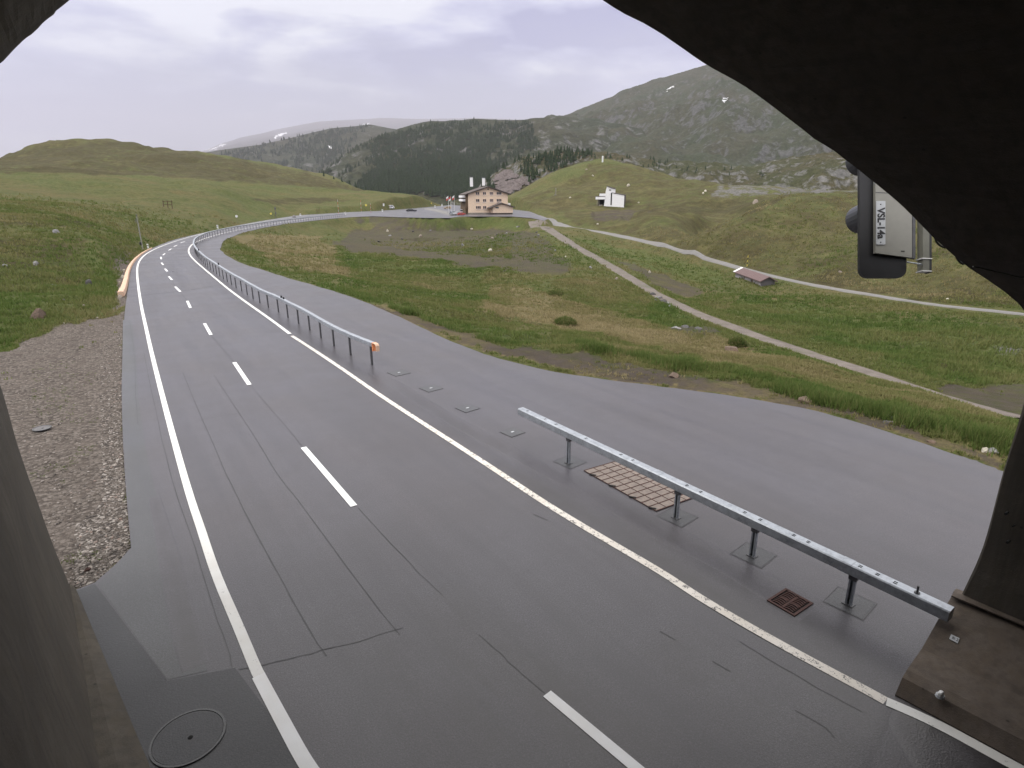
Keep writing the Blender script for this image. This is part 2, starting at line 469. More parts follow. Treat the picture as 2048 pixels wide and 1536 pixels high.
def mk_galv():
    m, nt, b, out = newmat('galvanised_steel'); n = N(nt)
    f = n.noise(5, 5, .65); v = n.voro(22, 'F1', 'Color'); s = n.noise(60, 3, .6)
    c = n.ramp(f, [(.3, (.24, .26, .285)), (.7, (.42, .45, .49))])
    c = n.mix(n.math('MULTIPLY', n.sep(v)[0], .35), c, (.55, .58, .62))
    c = n.mix(n.ramp(s, [(.62, 0.0), (.75, .5)]), c, (.2, .2, .21))
    n.link(c, b.inputs['Base Color'])
    b.inputs['Metallic'].default_value = .55
    n.link(n.ramp(f, [(.3, .32), (.7, .52)]), b.inputs['Roughness'])
    return m
def mk_planks(name, a, b_, axis='x', per=5.0):
    m, nt, b, out = newmat(name); n = N(nt)
    v = n.objco()
    w = nt.nodes.new('ShaderNodeTexWave'); w.wave_type = 'BANDS'; w.bands_direction = axis.upper()
    w.inputs['Scale'].default_value = per; w.inputs['Distortion'].default_value = .4; n.link(v, w.inputs['Vector'])
    f = n.noise(3, 5, .65, v)
    c = n.mix(f, a, b_)
    c = n.mix(n.ramp(w.outputs['Fac'], [(.0, .75), (.18, 0.0)]), c, tuple(x * .3 for x in a))
    n.link(c, b.inputs['Base Color']); b.inputs['Roughness'].default_value = .95; b.inputs['Specular IOR Level'].default_value = .15
    return m
def mk_glass(name='window_glass', col=(.03, .035, .04)):
    m, nt, b, out = newmat(name)
    b.inputs['Base Color'].default_value = (*col, 1); b.inputs['Roughness'].default_value = .12
    b.inputs['Specular IOR Level'].default_value = .6
    return m
M = {}
M['asphalt'] = mk_asphalt('road_asphalt', .067, .41)
M['asphalt_wet'] = mk_asphalt('damp_asphalt', .046, .34, (1.0, .93, .94), wet=1)
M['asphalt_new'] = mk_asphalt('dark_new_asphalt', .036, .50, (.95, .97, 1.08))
M['asphalt_streak'] = mk_asphalt('faint_streak_asphalt', .050, .42, (.96, .98, 1.06))
M['asphalt_pale'] = mk_asphalt('pale_gutter_asphalt', .064, .42, (.98, 1.0, 1.06))
M['tar'] = simple('tar_seam', (.030, .029, .030), .45, var=.3)
M['paint'] = mk_paint('road_paint', .37)
M['paint_new'] = mk_paint('fresh_road_paint', .27, (.80, .81, .82))
M['paint_old'] = mk_paint('worn_road_paint', .435, (.72, .68, .62))
M['concrete'] = mk_concrete('stained_concrete', (.104, .090, .070))
M['concrete_brown'] = mk_concrete('brown_concrete', (.150, .120, .097), .3)
M['concrete_pale'] = mk_concrete('pale_concrete', (.36, .33, .29), .3)
M['ground'] = mk_ground()
M['grass'] = mk_grass()
M['galv'] = mk_galv()
M['steel_dark'] = simple('weathered_steel', (.10, .10, .105), .5, .5, .3)
M['rust'] = simple('rusty_cast_iron', (.072, .034, .028), .75, .2, .4, 20)
M['iron'] = simple('grey_cast_iron', (.13, .125, .125), .6, .3, .3, 15)
M['grate'] = simple('dusty_grating_steel', (.22, .18, .155), .7, .1, .25, 10)
M['black'] = simple('black_coated_metal', (.012, .012, .014), .5, 0, .3)
M['hole'] = simple('dark_hollow', (.006, .006, .006), .9, 0, .2)
M['greypaint'] = simple('grey_painted_metal', (.27, .265, .235), .5, .0, .06, 6)
M['plate'] = simple('light_grey_sign_plate', (.50, .52, .54), .45, 0, .05)
M['ink'] = simple('black_lettering', (.012, .012, .013), .5)
M['white'] = simple('white_plaster', (.86, .85, .85), .8, 0, .06, 3)
M['whitemetal'] = simple('white_painted_metal', (.78, .78, .77), .4, 0, .06)
M['salmon'] = simple('salmon_render', (.80, .62, .46), .85, 0, .08, 2)
M['salmon_pale'] = simple('pale_salmon_trim', (.80, .60, .50), .85, 0, .06, 2)
M['rooftile'] = mk_planks('grey_brown_roof_tiles', (.10, .083, .077), (.15, .13, .122), 'y', 2.0)
M['roofdark'] = simple('dark_roof_edge', (.06, .048, .045), .7, 0, .2)
M['shedroof'] = mk_planks('red_brown_roof_sheeting', (.14, .092, .09), (.20, .15, .148), 'x', 3.0)
M['shedwall'] = mk_planks('weathered_grey_boards', (.25, .235, .24), (.40, .37, .38), 'x', 4.0)
M['brownwood'] = mk_planks('brown_timber', (.10, .070, .045), (.17, .125, .085), 'x', 3.0)
M['glass'] = mk_glass()
M['orange'] = simple('orange_reflective', (.85, .30, .12), .5, 0, .08)
M['orangepale'] = simple('pale_orange_concrete', (.62, .42, .30), .8, 0, .15, 6)
M['yellow'] = simple('yellow_paint', (.75, .62, .12), .5)
M['redpaint'] = simple('red_paint', (.55, .06, .05), .45)
M['carblack'] = simple('black_car_paint', (.012, .013, .02), .2, 0, .1)
M['carwhite'] = simple('white_car_paint', (.75, .75, .76), .25, 0, .04)
M['carred'] = simple('red_car_paint', (.50, .05, .04), .25, 0, .05)
M['carsilver'] = simple('silver_car_paint', (.35, .37, .40), .3, .4, .05)
M['cartan'] = simple('tan_car_paint', (.42, .30, .17), .3, .1, .05)
M['rubber'] = simple('black_rubber', (.015, .015, .015), .8)
M['stone_white'] = mk_stone('white_stone', (.50, .46, .38))
M['stone_grey'] = mk_stone('grey_stone', (.24, .235, .235))
M['stone_dark'] = mk_stone('dark_stone', (.085, .08, .078))
M['stone_brown'] = mk_stone('brown_stone', (.15, .105, .078))
M['stone_pink'] = mk_stone('pinkish_stone', (.28, .235, .195))
M['conifer'] = simple('conifer_green', (.022, .036, .020), .9, 0, .5, .6, .1, objspace=False)
M['bark'] = simple('tree_bark', (.06, .045, .035), .9)
M['snow'] = simple('old_snow', (.80, .80, .82), .8, 0, .06, .05, objspace=False)
M['track'] = mk_ground  # replaced below
def mk_track():
    m, nt, b, out = newmat('gravel_track_surface'); n = N(nt)
    n3 = n.noise(1.1, 5, .65); n5 = n.noise(24, 3, .7); e = n.noise(.4, 4, .6)
    c = n.mix(n.ramp(n3, [(.35, 0.0), (.65, 1.0)]), (.115, .094, .078), (.19, .16, .138))
    c = n.mix(n.ramp(n5, [(.35, .6), (.55, 0.0)]), c, (.08, .068, .060))
    c = n.mix(n.ramp(e, [(.52, 0.0), (.68, .55)]), c, (.075, .085, .035))
    n.link(c, b.inputs['Base Color']); b.inputs['Roughness'].default_value = .92
    n.link(n.bump(n.math('ADD', n3, n5), .6, .05), b.inputs['Normal'])
    return m
M['track'] = mk_track()
M['lane'] = mk_asphalt('pale_lane_surface', .155, .7, (1.02, .98, .94))
# ------------------------------------------------------------------ road outline (photo pixels -> ground plane)
P_RIGHT = [(2000, 940), (1950, 921), (1900, 905), (1800, 872), (1700, 840), (1600, 815), (1500, 797), (1400, 783), (1300, 770), (1200, 757),
           (1100, 742), (1000, 717), (940, 697), (870, 668), (800, 634), (740, 608), (690, 590), (640, 574), (590, 560), (540, 545), (500, 532),
           (470, 521), (452, 510), (442, 500), (443, 490), (455, 478), (485, 466), (530, 455), (580, 447), (640, 440), (700, 434.5), (745, 432.6)]
P_FORE = [(800, 434.5), (860, 436), (900, 436), (920, 433), (1024, 433), (1062, 436), (1088, 441), (1096, 438), (1072, 428), (1060, 423), (1030, 419)]
P_FAR = [(905, 410), (880, 412), (850, 414.5), (800, 418.5), (760, 421.5)]
P_LEFT = [(700, 424), (640, 428), (600, 430.5), (560, 436), (500, 446), (450, 456), (400, 467), (350, 479), (310, 494), (290, 505), (276, 516),
          (266, 530), (260, 548), (257, 570), (254, 590), (250, 620), (247, 660), (245, 700), (243.5, 760), (243.5, 800), (245, 860), (248, 920),
          (252, 980), (257, 1040), (262, 1095), (235, 1125), (190, 1165), (145, 1182)]
def gl(P, per=4, sm=0):
    L = [G(u, v)[:2] for u, v in P]
    return catmull(L, per)
_rg = gl(P_RIGHT); _lf = gl(P_LEFT[:-3]) + [G(u, v)[:2] for u, v in P_LEFT[-3:]]
rng = np.random.default_rng(5)
def jag(L, a):
    out = []
    for p in L:
        r = math.hypot(*p); s = min(a * (0.4 + r / 30), .35)
        out.append((p[0] + rng.uniform(-s, s), p[1] + rng.uniform(-s, s)))
    return out
ROAD = [(17.6, 2.0), (15.0, -1.0), (12.5, -16.0), (-3.2, -16.0), (-3.2, 11.0), (-1.9, 11.75)]
ROAD = ROAD + [tuple(p) for p in reversed(_lf)] + [tuple(G(u, v)[:2]) for u, v in reversed(P_FAR)] \
    + [tuple(G(u, v)[:2]) for u, v in reversed(P_FORE)] + jag(list(reversed(_rg)), .035)
ROAD_C = ROAD[::1]
TRK_PX = [(1074, 440), (1082, 448), (1090, 455), (1112, 468), (1150, 492), (1200, 520), (1260, 556), (1320, 592), (1400, 629), (1500, 667), (1600, 701), (1700, 733), (1800, 765), (1900, 797), (2060, 842)]
LANE_PX = [(1066, 431), (1080, 437), (1100, 445), (1140, 455), (1200, 464), (1260, 477), (1337, 494), (1439, 525), (1542, 552), (1644, 574), (1747, 591), (1820, 603), (1900, 614), (1980, 622), (2070, 632)]
TRK_Z = [-.15, -.6, -1.5, -2.2, -3.0, -3.4, -3.7, -3.9, -3.7, -3.4, -3.2, -3.0, -2.6, -2.2, -1.8]
LANE_Z = [-.2, -.5, -1.3, -1.9, -2.6, -3.2, -3.7, -4.1, -4.3, -4.2, -4.0, -3.8, -3.6, -3.4, -3.2]
# ------------------------------------------------------------------ terrain control points
def _c(u, v, k, q):
    a, e = azel(u, v)
    r = q if k == 'r' else (q - CAMH) / e
    return (a, r, e)
CT = []
for u, v in P_RIGHT[::2] + P_LEFT[2:-2:2]:
    CT.append(_c(u, v, 'z', -.05))
for u, v in [(800, 434), (900, 435), (1000, 432), (1060, 429)]:
    CT.append(_c(u, v, 'z', -.1))
_Z = [(2000, 880, -.10), (2000, 720, -3.6), (1850, 845, -.1), (1850, 780, -2.2), (1850, 700, -3.8), 
      (1700, 800, -.12), (1700, 760, -2.0), (1700, 650, -4.2), 
      (1500, 757, -.15), (1500, 700, -2.6), (1500, 610, -4.5), (1520, 574, -4.8), 
      (1300, 720, -.25), (1300, 660, -2.4), (1300, 620, -3.3), (1300, 530, -4.4), 
      (1150, 690, -.25), (1150, 640, -2.0), (1150, 560, -3.3), 
      (1000, 668, -.5), (1000, 600, -2.3), (1000, 530, -3.3), (1000, 470, -3.4), (1000, 455, -3.0),
      (850, 640, -.4), (850, 580, -2.2), (850, 520, -3.3), (850, 455, -2.9), (930, 455, -3.0), (1060, 462, -3.0),
      (700, 570, -.5), (700, 530, -2.5), (700, 490, -3.3), (720, 455, -2.7), (570, 525, -.9), (600, 490, -2.2), (620, 465, -2.2),
      (500, 500, -.6), (540, 480, -1.0), (780, 437, -.6), (640, 452, -1.2),
      (0, 690, .02), (100, 650, .05), (200, 632, .0), (60, 860, -.04), (150, 1000, -.04), (180, 1150, -.04), (0, 760, 0), (-200, 760, 0),
      (80, 620, .35), (0, 560, 1.0), (150, 540, .7), (215, 590, .15), (-250, 600, 1.0), (-250, 520, 2.2)]
_R = [(2040, 540, 82), (2040, 470, 100), (2040, 400, 138), (2300, 540, 80), (2300, 400, 135), (1850, 560, 84), (1850, 480, 104), (1850, 420, 125), (1850, 388, 150),
      (1700, 545, 86), (1700, 490, 104), (1700, 430, 128), (1700, 385, 158), (1560, 500, 104), (1560, 440, 122), (1560, 389, 146), (1640, 385, 150), (1500, 470, 112), (1500, 419, 134), (1450, 447, 127), (1400, 471, 121),
      (1400, 478, 142), (1450, 458, 150), (1500, 431, 160), (1560, 402, 172), (1400, 466, 176), (1450, 444, 190), (1500, 413, 200), (1545, 396, 214), (1330, 470, 135),
      (1300, 455, 150), (1345, 445, 160), (1300, 424, 182), (1345, 419, 186), (1392, 426, 184), (1300, 429, 208), (1345, 425, 212), (1400, 431, 208), (1300, 415, 235), (1400, 405, 240), (1480, 400, 245),
      (1300, 375, 275), (1300, 340, 335), (1400, 375, 270), (1400, 358, 315), (1520, 372, 300), (1220, 436, 200), (1220, 413, 235), (1250, 413, 236), (1190, 413, 236), (1200, 370, 295), (1200, 322, 350),
      (1260, 331, 345), (1330, 348, 335), (1120, 420, 235), (1120, 380, 290), (1120, 342, 330), (1060, 412, 250), (1060, 385, 300), (1060, 371, 318), (1030, 395, 300), (1000, 398, 330),
      (200, 480, 74), (0, 450, 82), (250, 440, 118), (100, 400, 140), (0, 400, 125), (0, 365, 200), (0, 345, 265), (150, 347, 275), (150, 372, 200), (300, 353, 290), (300, 385, 200),
      (450, 362, 300), (450, 400, 210), (560, 371, 345), (660, 380, 352), (740, 387, 360), (800, 392, 360), (860, 397, 365), (400, 430, 160), (350, 400, 190), (550, 414, 245), (500, 425, 205),
      (620, 412, 262), (700, 410, 285), (800, 409, 285), (620, 395, 300), (860, 408, 280), (910, 406, 270), (940, 410, 245), (960, 402, 300),
      (-250, 400, 130), (-250, 345, 260),
      (0, 350, 400), (150, 352, 410), (300, 359, 420), (450, 368, 430), (560, 378, 440), (660, 385, 450), (740, 392, 460),
      (60, 326, 540), (260, 318, 560), (400, 335, 560), (520, 350, 580), (-250, 350, 400),
      (0, 312, 640), (60, 298, 670), (150, 284, 710), (200, 283, 715), (260, 280.5, 730), (330, 292, 735), (420, 305, 735), (500, 318, 735), (600, 338, 730), (680, 359, 715), (745, 384, 690), (-250, 330, 640), (790, 394, 660),
      # beyond the ridges the land falls away
      (-250, 360, 900), (0, 345, 900), (150, 320, 950), (260, 320, 980), (420, 345, 980), (600, 375, 960), (700, 400, 900), (800, 405, 420), (860, 412, 440), (1000, 420, 450), (1060, 400, 420), (1120, 380, 440), (1200, 365, 460), (1330, 380, 450),
      (1300, 395, 900), (1000, 430, 900), (1520, 402, 400), (1560, 402, 215), (1640, 402, 215), (1700, 402, 215), (1850, 405, 210), (1700, 395, 420), (2040, 410, 200), (1850, 395, 420), (1700, 400, 900), (2300, 400, 900), (820, 420, 900)]
for PX_, ZZ_ in ((LANE_PX, LANE_Z), (TRK_PX, TRK_Z)):
    L3 = catmull([G(u, v, z) for (u, v), z in zip(PX_, ZZ_)], 10)[16::3]
    for q in L3:
        r_ = math.hypot(q[0], q[1]); a_ = (math.atan2(q[0], q[1]) - AZ0 + math.pi) % (2 * math.pi) - math.pi
        CT.append((a_, r_, (q[2] - CAMH) / r_))
CT += [_c(u, v, 'z', z) for u, v, z in _Z] + [_c(u, v, 'r', r) for u, v, r in _R]
CT = np.array(CT)
KAZ = 3.2
def _ck(a, r): return np.stack([a * KAZ, np.log(r)], -1)
_X = _ck(CT[:, 0], CT[:, 1]); _S = CT[:, 2] + CAMH / CT[:, 1]
def _tps(d2): return np.where(d2 > 1e-12, .5 * d2 * np.log(np.maximum(d2, 1e-12)), 0)
_n = len(_X)
_D = ((_X[:, None] - _X[None]) ** 2).sum(-1)
_A = np.zeros((_n + 3, _n + 3)); _A[:_n, :_n] = _tps(_D) + 2e-4 * np.eye(_n)
_A[:_n, _n] = 1; _A[:_n, _n + 1:] = _X; _A[_n:, :_n] = _A[:_n, _n:].T
_w = np.linalg.solve(_A, np.concatenate([_S, np.zeros(3)]))
AZL, AZH = math.radians(-47), math.radians(47)
def Zs(x, y):
    """smooth terrain height"""
    x = np.asarray(x, float); y = np.asarray(y, float); sh = x.shape
    x = x.ravel(); y = y.ravel()
    r = np.hypot(x, y); a = np.arctan2(x, y) - AZ0
    a = (a + math.pi) % (2 * math.pi) - math.pi
    q = _ck(np.clip(a, AZL, AZH), np.clip(r, 5, 1000))
    out = np.empty(len(x))
    for i in range(0, len(x), 40000):
        d = ((q[i:i + 40000, None] - _X[None]) ** 2).sum(-1)
        out[i:i + 40000] = _tps(d) @ _w[:_n] + _w[_n] + q[i:i + 40000] @ _w[_n + 1:]
    return (out * r).reshape(sh)
# ------------------------------------------------------------------ cover regions, outlined on the ground
REG = {
 'soil': [[(735, 455), (860, 458), (1000, 460), (1076, 465), (1090, 474), (1000, 470), (880, 476), (780, 474), (720, 482), (670, 492), (668, 484), (690, 468)], [(668, 484), (720, 484), (800, 498), (960, 512), (1100, 525), (1150, 542), (1110, 550), (960, 536), (820, 514), (690, 502)],
          [(730, 432), (790, 432), (830, 441), (856, 456), (740, 455), (725, 442)],
          [(1170, 424), (1240, 420), (1285, 424), (1270, 441), (1190, 444)], [(700, 590), (860, 658), (1000, 707), (1150, 745), (1300, 766), (1500, 793), (1700, 836), (1900, 900), (2000, 935), (2005, 925), (1900, 880), (1700, 818), (1600, 795), (1500, 772), (1400, 752), (1300, 735), (1200, 717), (1100, 706), (1000, 688), (900, 658), (780, 618)], [(1335, 650), (1380, 647), (1440, 661), (1432, 674), (1350, 662)], [(1870, 776), (2060, 768), (2060, 838), (1960, 822)], [(1240, 520), (1330, 548), (1420, 590), (1380, 598), (1290, 560)]],
 'moss': [[(735, 455), (1076, 465), (1110, 492), (1150, 540), (960, 535), (820, 513), (690, 500), (668, 486), (700, 468)]],
 'lush': [[(800, 437), (1040, 434), (1068, 459), (860, 455), (832, 441)], [(1130, 472), (1300, 505), (1440, 545), (1460, 575), (1330, 545), (1200, 500)],
          [(1480, 590), (1700, 620), (2048, 660), (2048, 790), (1850, 745), (1700, 700), (1560, 660), (1450, 620)],
          [(0, 480), (200, 500), (240, 600), (200, 636), (100, 655), (0, 690), (-200, 700), (-200, 480)],
          [(620, 572), (760, 612), (900, 652), (1000, 680), (1150, 692), (1300, 722), (1500, 760), (1700, 806), (1900, 862), (2010, 890), (2010, 874), (1700, 792), (1500, 748), (1300, 708), (1150, 678), (950, 655), (760, 600), (640, 564)],
          [(690, 505), (980, 540), (960, 560), (700, 530)], [(1300, 590), (1440, 660), (1400, 680), (1290, 640)]],
 'dry': [[(700, 592), (860, 660), (1000, 710), (1150, 748), (1300, 768), (1500, 795), (1700, 838), (1900, 903), (2000, 938), (2010, 915), (1900, 880), (1700, 820), (1500, 772), (1350, 752), (1200, 733), (1100, 712), (1000, 690), (900, 657), (780, 612)],
         [(1000, 560), (1300, 640), (1480, 690), (1700, 755), (2000, 830), (2000, 850), (1700, 790), (1400, 720), (1150, 660), (950, 620)],
         [(450, 470), (640, 470), (700, 560), (560, 530)]],
 'heath': [[(1040, 400), (1200, 325), (1560, 370), (1700, 385), (2048, 400), (2048, 610), (1700, 585), (1500, 540), (1250, 470), (1150, 440)],
           [(-300, 300), (260, 275), (760, 380), (560, 368), (300, 350), (-300, 342)], [(-200, 470), (180, 480), (180, 560), (-200, 600)]],
 'gravel': [[(-300, 830), (-60, 735), (0, 706), (60, 682), (130, 655), (185, 641), (250, 622), (250, 1000), (266, 1096), (190, 1175), (100, 1190), (-300, 1000)],
            [(238, 520), (262, 505), (262, 545), (250, 600), (228, 622), (232, 570)]],
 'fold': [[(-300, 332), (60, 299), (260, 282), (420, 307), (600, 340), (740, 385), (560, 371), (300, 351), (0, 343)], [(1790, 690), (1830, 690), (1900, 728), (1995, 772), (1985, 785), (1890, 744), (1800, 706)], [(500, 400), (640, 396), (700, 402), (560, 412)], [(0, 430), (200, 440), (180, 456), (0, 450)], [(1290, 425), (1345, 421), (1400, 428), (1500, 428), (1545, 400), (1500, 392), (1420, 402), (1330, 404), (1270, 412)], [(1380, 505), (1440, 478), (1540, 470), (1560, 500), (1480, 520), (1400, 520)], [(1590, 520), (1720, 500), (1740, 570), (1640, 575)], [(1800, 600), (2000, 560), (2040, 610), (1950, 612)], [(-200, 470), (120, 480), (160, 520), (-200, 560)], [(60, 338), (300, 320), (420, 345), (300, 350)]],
 'rock': [[(1420, 395), (1480, 350), (1720, 350), (1720, 384), (1560, 388)] , [(1990, 690), (2048, 690), (2048, 725), (2000, 715)]],
}
def regions(x, y, z):
    u, v = project(x, y, z)
    u = np.nan_to_num(u, nan=-9e3); v = np.nan_to_num(v, nan=-9e3)
    r = np.hypot(x, y)
    ju = fbm(x / (.02 * r + .3), y / (.02 * r + .3), 3, 71) * (16 + .12 * np.clip(r - 60, 0, 200)); jv = fbm(x / (.02 * r + .3), y / (.02 * r + .3), 3, 99) * (7 + .05 * np.clip(r - 60, 0, 200))
    return {k: np.max([inpoly(u + ju, v + jv * np.clip(60 / r, .2, 1.5), p) for p in P], 0).astype(float) for k, P in REG.items()}
TRK = [tuple(p) for p in catmull([G(u, v, z)[:2] for (u, v), z in zip(TRK_PX, TRK_Z)], 10)]
LANE = [tuple(p) for p in catmull([G(u, v, z)[:2] for (u, v), z in zip(LANE_PX, LANE_Z)], 10)]
def H(x, y, detail=True):
    x = np.asarray(x, float); y = np.asarray(y, float)
    z = Zs(x, y); r = np.hypot(x, y)
    droad = polydist(x, y, ROAD_C)
    inside = inpoly(x, y, ROAD_C)
    if detail:
        rg = regions(x, y, z)
        calm = 1 - np.clip(rg['gravel'] * .85 + rg['soil'] * .75, 0, .9)
        calm = calm * sstep(.2, 4, droad)
        dt = np.minimum(polydist(x, y, TRK, False), polydist(x, y, LANE, False))
        calm = calm * sstep(1.0, 3.5 + .01 * r, dt)
        nz = .21 * fbm(x / 2.2, y / 2.2, 3, 3) * sstep(160, 60, r)
        nz = nz + .55 * fbm(x / 7.5, y / 7.5, 4, 9) * sstep(14, 40, r) * sstep(420, 160, r)
        nz = nz + 2.4 * fbm(x / 30, y / 30, 4, 21) * sstep(90, 200, r)
        nz = nz + 1.1 * fbm(x / 11, y / 11, 3, 77) * sstep(90, 200, r) * (rg['heath'] + .25)
        nz = nz - 15 * (ridged(x / 120, y / 120, 5, 31) - .5) * sstep(440, 560, r) * sstep(1200, 800, r)
        z = z + nz * calm
        z = z + .05 * fbm(x / .7, y / .7, 2, 51) * rg['gravel'] * sstep(.1, .8, droad)
    out = -.045
    b = sstep(.05, 2.2, droad)
    z = z * b + out * (1 - b)
    z = np.where(inside, -.045 - (.5 - .42 * sstep(40, 110, r)) * sstep(0, .6, droad), z)
    return z
def hit(u, v, rmin=4.0, rmax=1000.0, fn=None, off=0.0):
    fn = fn or H
    d = ray(u, v); d = d / math.hypot(d[0], d[1])
    rr = np.exp(np.linspace(math.log(rmin), math.log(rmax), 500))
    ab = CAMH + d[2] * rr < fn(d[0] * rr, d[1] * rr)
    k = max(1, int(np.argmax(ab))) if ab.any() else len(rr) - 1
    r2 = np.linspace(rr[k - 1], rr[k], 24)
    ab = CAMH + d[2] * r2 < fn(d[0] * r2, d[1] * r2)
    k = int(np.argmax(ab)) if ab.any() else 23
    p = np.array([d[0] * r2[k], d[1] * r2[k], 0.0]); p[2] = float(fn(p[:1], p[1:2])[0]) + off
    return p
def mpp(p):
    """metres per photo pixel at a world point"""
    return float((MCAM.T @ (np.asarray(p) - [0, 0, CAMH]))[1]) / FPX
# ------------------------------------------------------------------ ground mesh
az = np.radians(np.linspace(-84, 84, 760)) + AZ0
rr = np.exp(np.linspace(math.log(3.0), math.log(1250.0), 620))
R_, A_ = np.meshgrid(rr, az, indexing='ij')
X_, Y_ = R_ * np.sin(A_), R_ * np.cos(A_)
Z_ = H(X_, Y_)
me = grid_mesh('meadow', X_, Y_, Z_)
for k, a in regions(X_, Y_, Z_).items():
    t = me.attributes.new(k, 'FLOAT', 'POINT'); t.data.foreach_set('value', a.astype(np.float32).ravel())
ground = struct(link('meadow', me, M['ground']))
# ------------------------------------------------------------------ tracks
def drape(line, off):
    L = np.array(line); z = np.maximum(H(L[:, 0], L[:, 1]), Zs(L[:, 0], L[:, 1]) - .05)
    z = np.convolve(np.pad(z, 3, mode='edge'), np.ones(7) / 7, mode='valid')
    return [(p[0], p[1], q + off) for p, q in zip(L, z)]
def draped_strip(name, line, w, off, mat, seed):
    L = np.array(smooth_line(line, 3)); n = len(L)
    d = np.gradient(L, axis=0); l = np.hypot(d[:, 0], d[:, 1])[:, None]; nx = np.stack([d[:, 1], -d[:, 0]], 1) / l
    w = np.asarray(w) if hasattr(w, '__len__') else np.full(n, w)
    ts = np.linspace(-1, 1, 7)
    jl = 1 + .28 * fbm(np.arange(n) / 2.5, np.zeros(n), 3, seed); jr = 1 + .28 * fbm(np.arange(n) / 2.5, np.ones(n) * 9, 3, seed)
    XX = np.empty((n, 7)); YY = np.empty((n, 7))
    for i, t in enumerate(ts):
        o = (t * (jl if t < 0 else jr) * w / 2)[:, None] * nx
        XX[:, i], YY[:, i] = L[:, 0] + o[:, 0], L[:, 1] + o[:, 1]
    ZZ = H(XX, YY)
    ZZ = np.maximum(ZZ, ZZ[:, 3:4] - .3) + off
    ZZ[:, 0] -= off + .05; ZZ[:, -1] -= off + .05
    return struct(link(name, grid_mesh(name, XX, YY, ZZ), mat))
_n1 = len(TRK); _n2 = len(LANE)
_tw = np.interp(np.arange(_n1) / 10, [0, 2, 3, 5, 14], [4.5, 5.0, 4.0, 2.3, 1.5])
_lw = np.interp(np.arange(_n2) / 10, [0, 2, 4, 6, 14], [5.0, 5.0, 2.6, 1.0, .72])
draped_strip('gravel_track', TRK, _tw, .06, M['track'], 4)
draped_strip('lane', LANE, _lw, .09, M['lane'], 8)
_up = [(912, 408.5), (905, 406), (895, 403), (882, 400.5), (868, 398), (854, 396)]
_upl = []
for (u, v), r_ in zip(_up, [212, 224, 240, 262, 292, 326]):
    _upl.append(tuple(at_range(u, v, r_)[:2]))
_upl = [tuple(p) for p in catmull(_upl, 8)]
draped_strip('mountain_road', _upl, np.full(len(_upl), 6.0), .35, M['lane'], 12)
# ------------------------------------------------------------------ far mountains
def layer(name, sil, R0, R1, vbase, mat, amp, wl, seed, p=.85, na=420, nr=150, silamp=0.0, back=.25, shape=None):
    ae = np.array([azel(u, v) for u, v in sil]); eb = azel(1024, vbase)[1]
    o = np.argsort(ae[:, 0]); ae = ae[o]
    def fn(x, y):
        x = np.asarray(x, float); y = np.asarray(y, float)
        r = np.hypot(x, y); a = np.arctan2(x, y) - AZ0
        er = np.interp(a, ae[:, 0], ae[:, 1])
        er = er + silamp * fbm(a * 60, a * 0 + seed, 4, seed)
        t = (r - R0) / (R1 - R0); tc = np.clip(t, 0, 1)
        e = eb + (er - eb) * tc ** p - np.clip(t - 1, 0, 9) * .12
        z = CAMH + e * r
        env = np.sin(np.clip(tc, 0, 1) * math.pi) ** .6 * .85 + .15
        return z + env * (amp * (ridged(x / wl, y / wl, 5, seed) - .62) * 1.6 + amp * .5 * fbm(x / (wl * .22), y / (wl * .22), 5, seed + 5))
    a = np.linspace(ae[0, 0], ae[-1, 0], na); t = np.concatenate([np.linspace(0, 1, nr), 1 + np.linspace(.03, back, 8)])
    T, A = np.meshgrid(t, a, indexing='ij'); R = R0 + (R1 - R0) * T
    X, Y = R * np.sin(A + AZ0), R * np.cos(A + AZ0)
    return struct(link(name, grid_mesh(name, X, Y, fn(X, Y)), mat)), fn
M['mt_far'] = mk_mountain('far_mountain_cover', (.040, .046, .034), (.15, .15, .16), .25, .35)
M['mt_forest'] = mk_mountain('forested_slope', (.034, .044, .024), (.19, .185, .18), .30, .8, (.060, .055, .030))
M['mt_right'] = mk_mountain('mountain_slope', (.046, .056, .030), (.125, .124, .122), .27, 1.6, (.066, .058, .036))
M['mt_rock'] = mk_mountain('rocky_hill_cover', (.058, .062, .030), (.20, .195, .19), .42, 3.0, (.085, .068, .038))
far, F_far = layer('mountain', [(-300, 330), (200, 318), (380, 309), (410, 302), (440, 289), (480, 276), (560, 258), (640, 243), (760, 236), (850, 238), (950, 236), (1060, 240), (1200, 250)], 4600, 26000, 350, M['mt_far'], 140, 3000, 40, p=.5, nr=220)
mid, F_mid = layer('mountain', [(250, 330), (430, 302), (520, 290), (600, 271), (660, 257), (740, 249), (800, 260), (860, 290), (940, 330)], 2300, 4200, 430, M['mt_forest'], 60, 900, 61, p=.9)
fst, F_fst = layer('mountain', [(500, 400), (560, 384), (640, 350), (690, 310), (730, 284), (760, 269), (800, 258), (850, 246), (900, 242), (960, 240), (1050, 238), (1120, 232), (1200, 240), (1330, 275), (1450, 330)], 950, 2300, 428, M['mt_forest'], 55, 420, 52, p=.75, silamp=.0012)
rgt, F_rgt = layer('mountain', [(940, 300), (1000, 268), (1060, 243), (1100, 233), (1122, 231), (1170, 214), (1250, 180), (1320, 155), (1390, 136), (1450, 120), (1520, 98), (1620, 84), (1800, 90), (2060, 130), (2300, 180)], 1000, 3600, 402, M['mt_right'], 120, 700, 83, p=.72, na=560, nr=200, silamp=.0015)
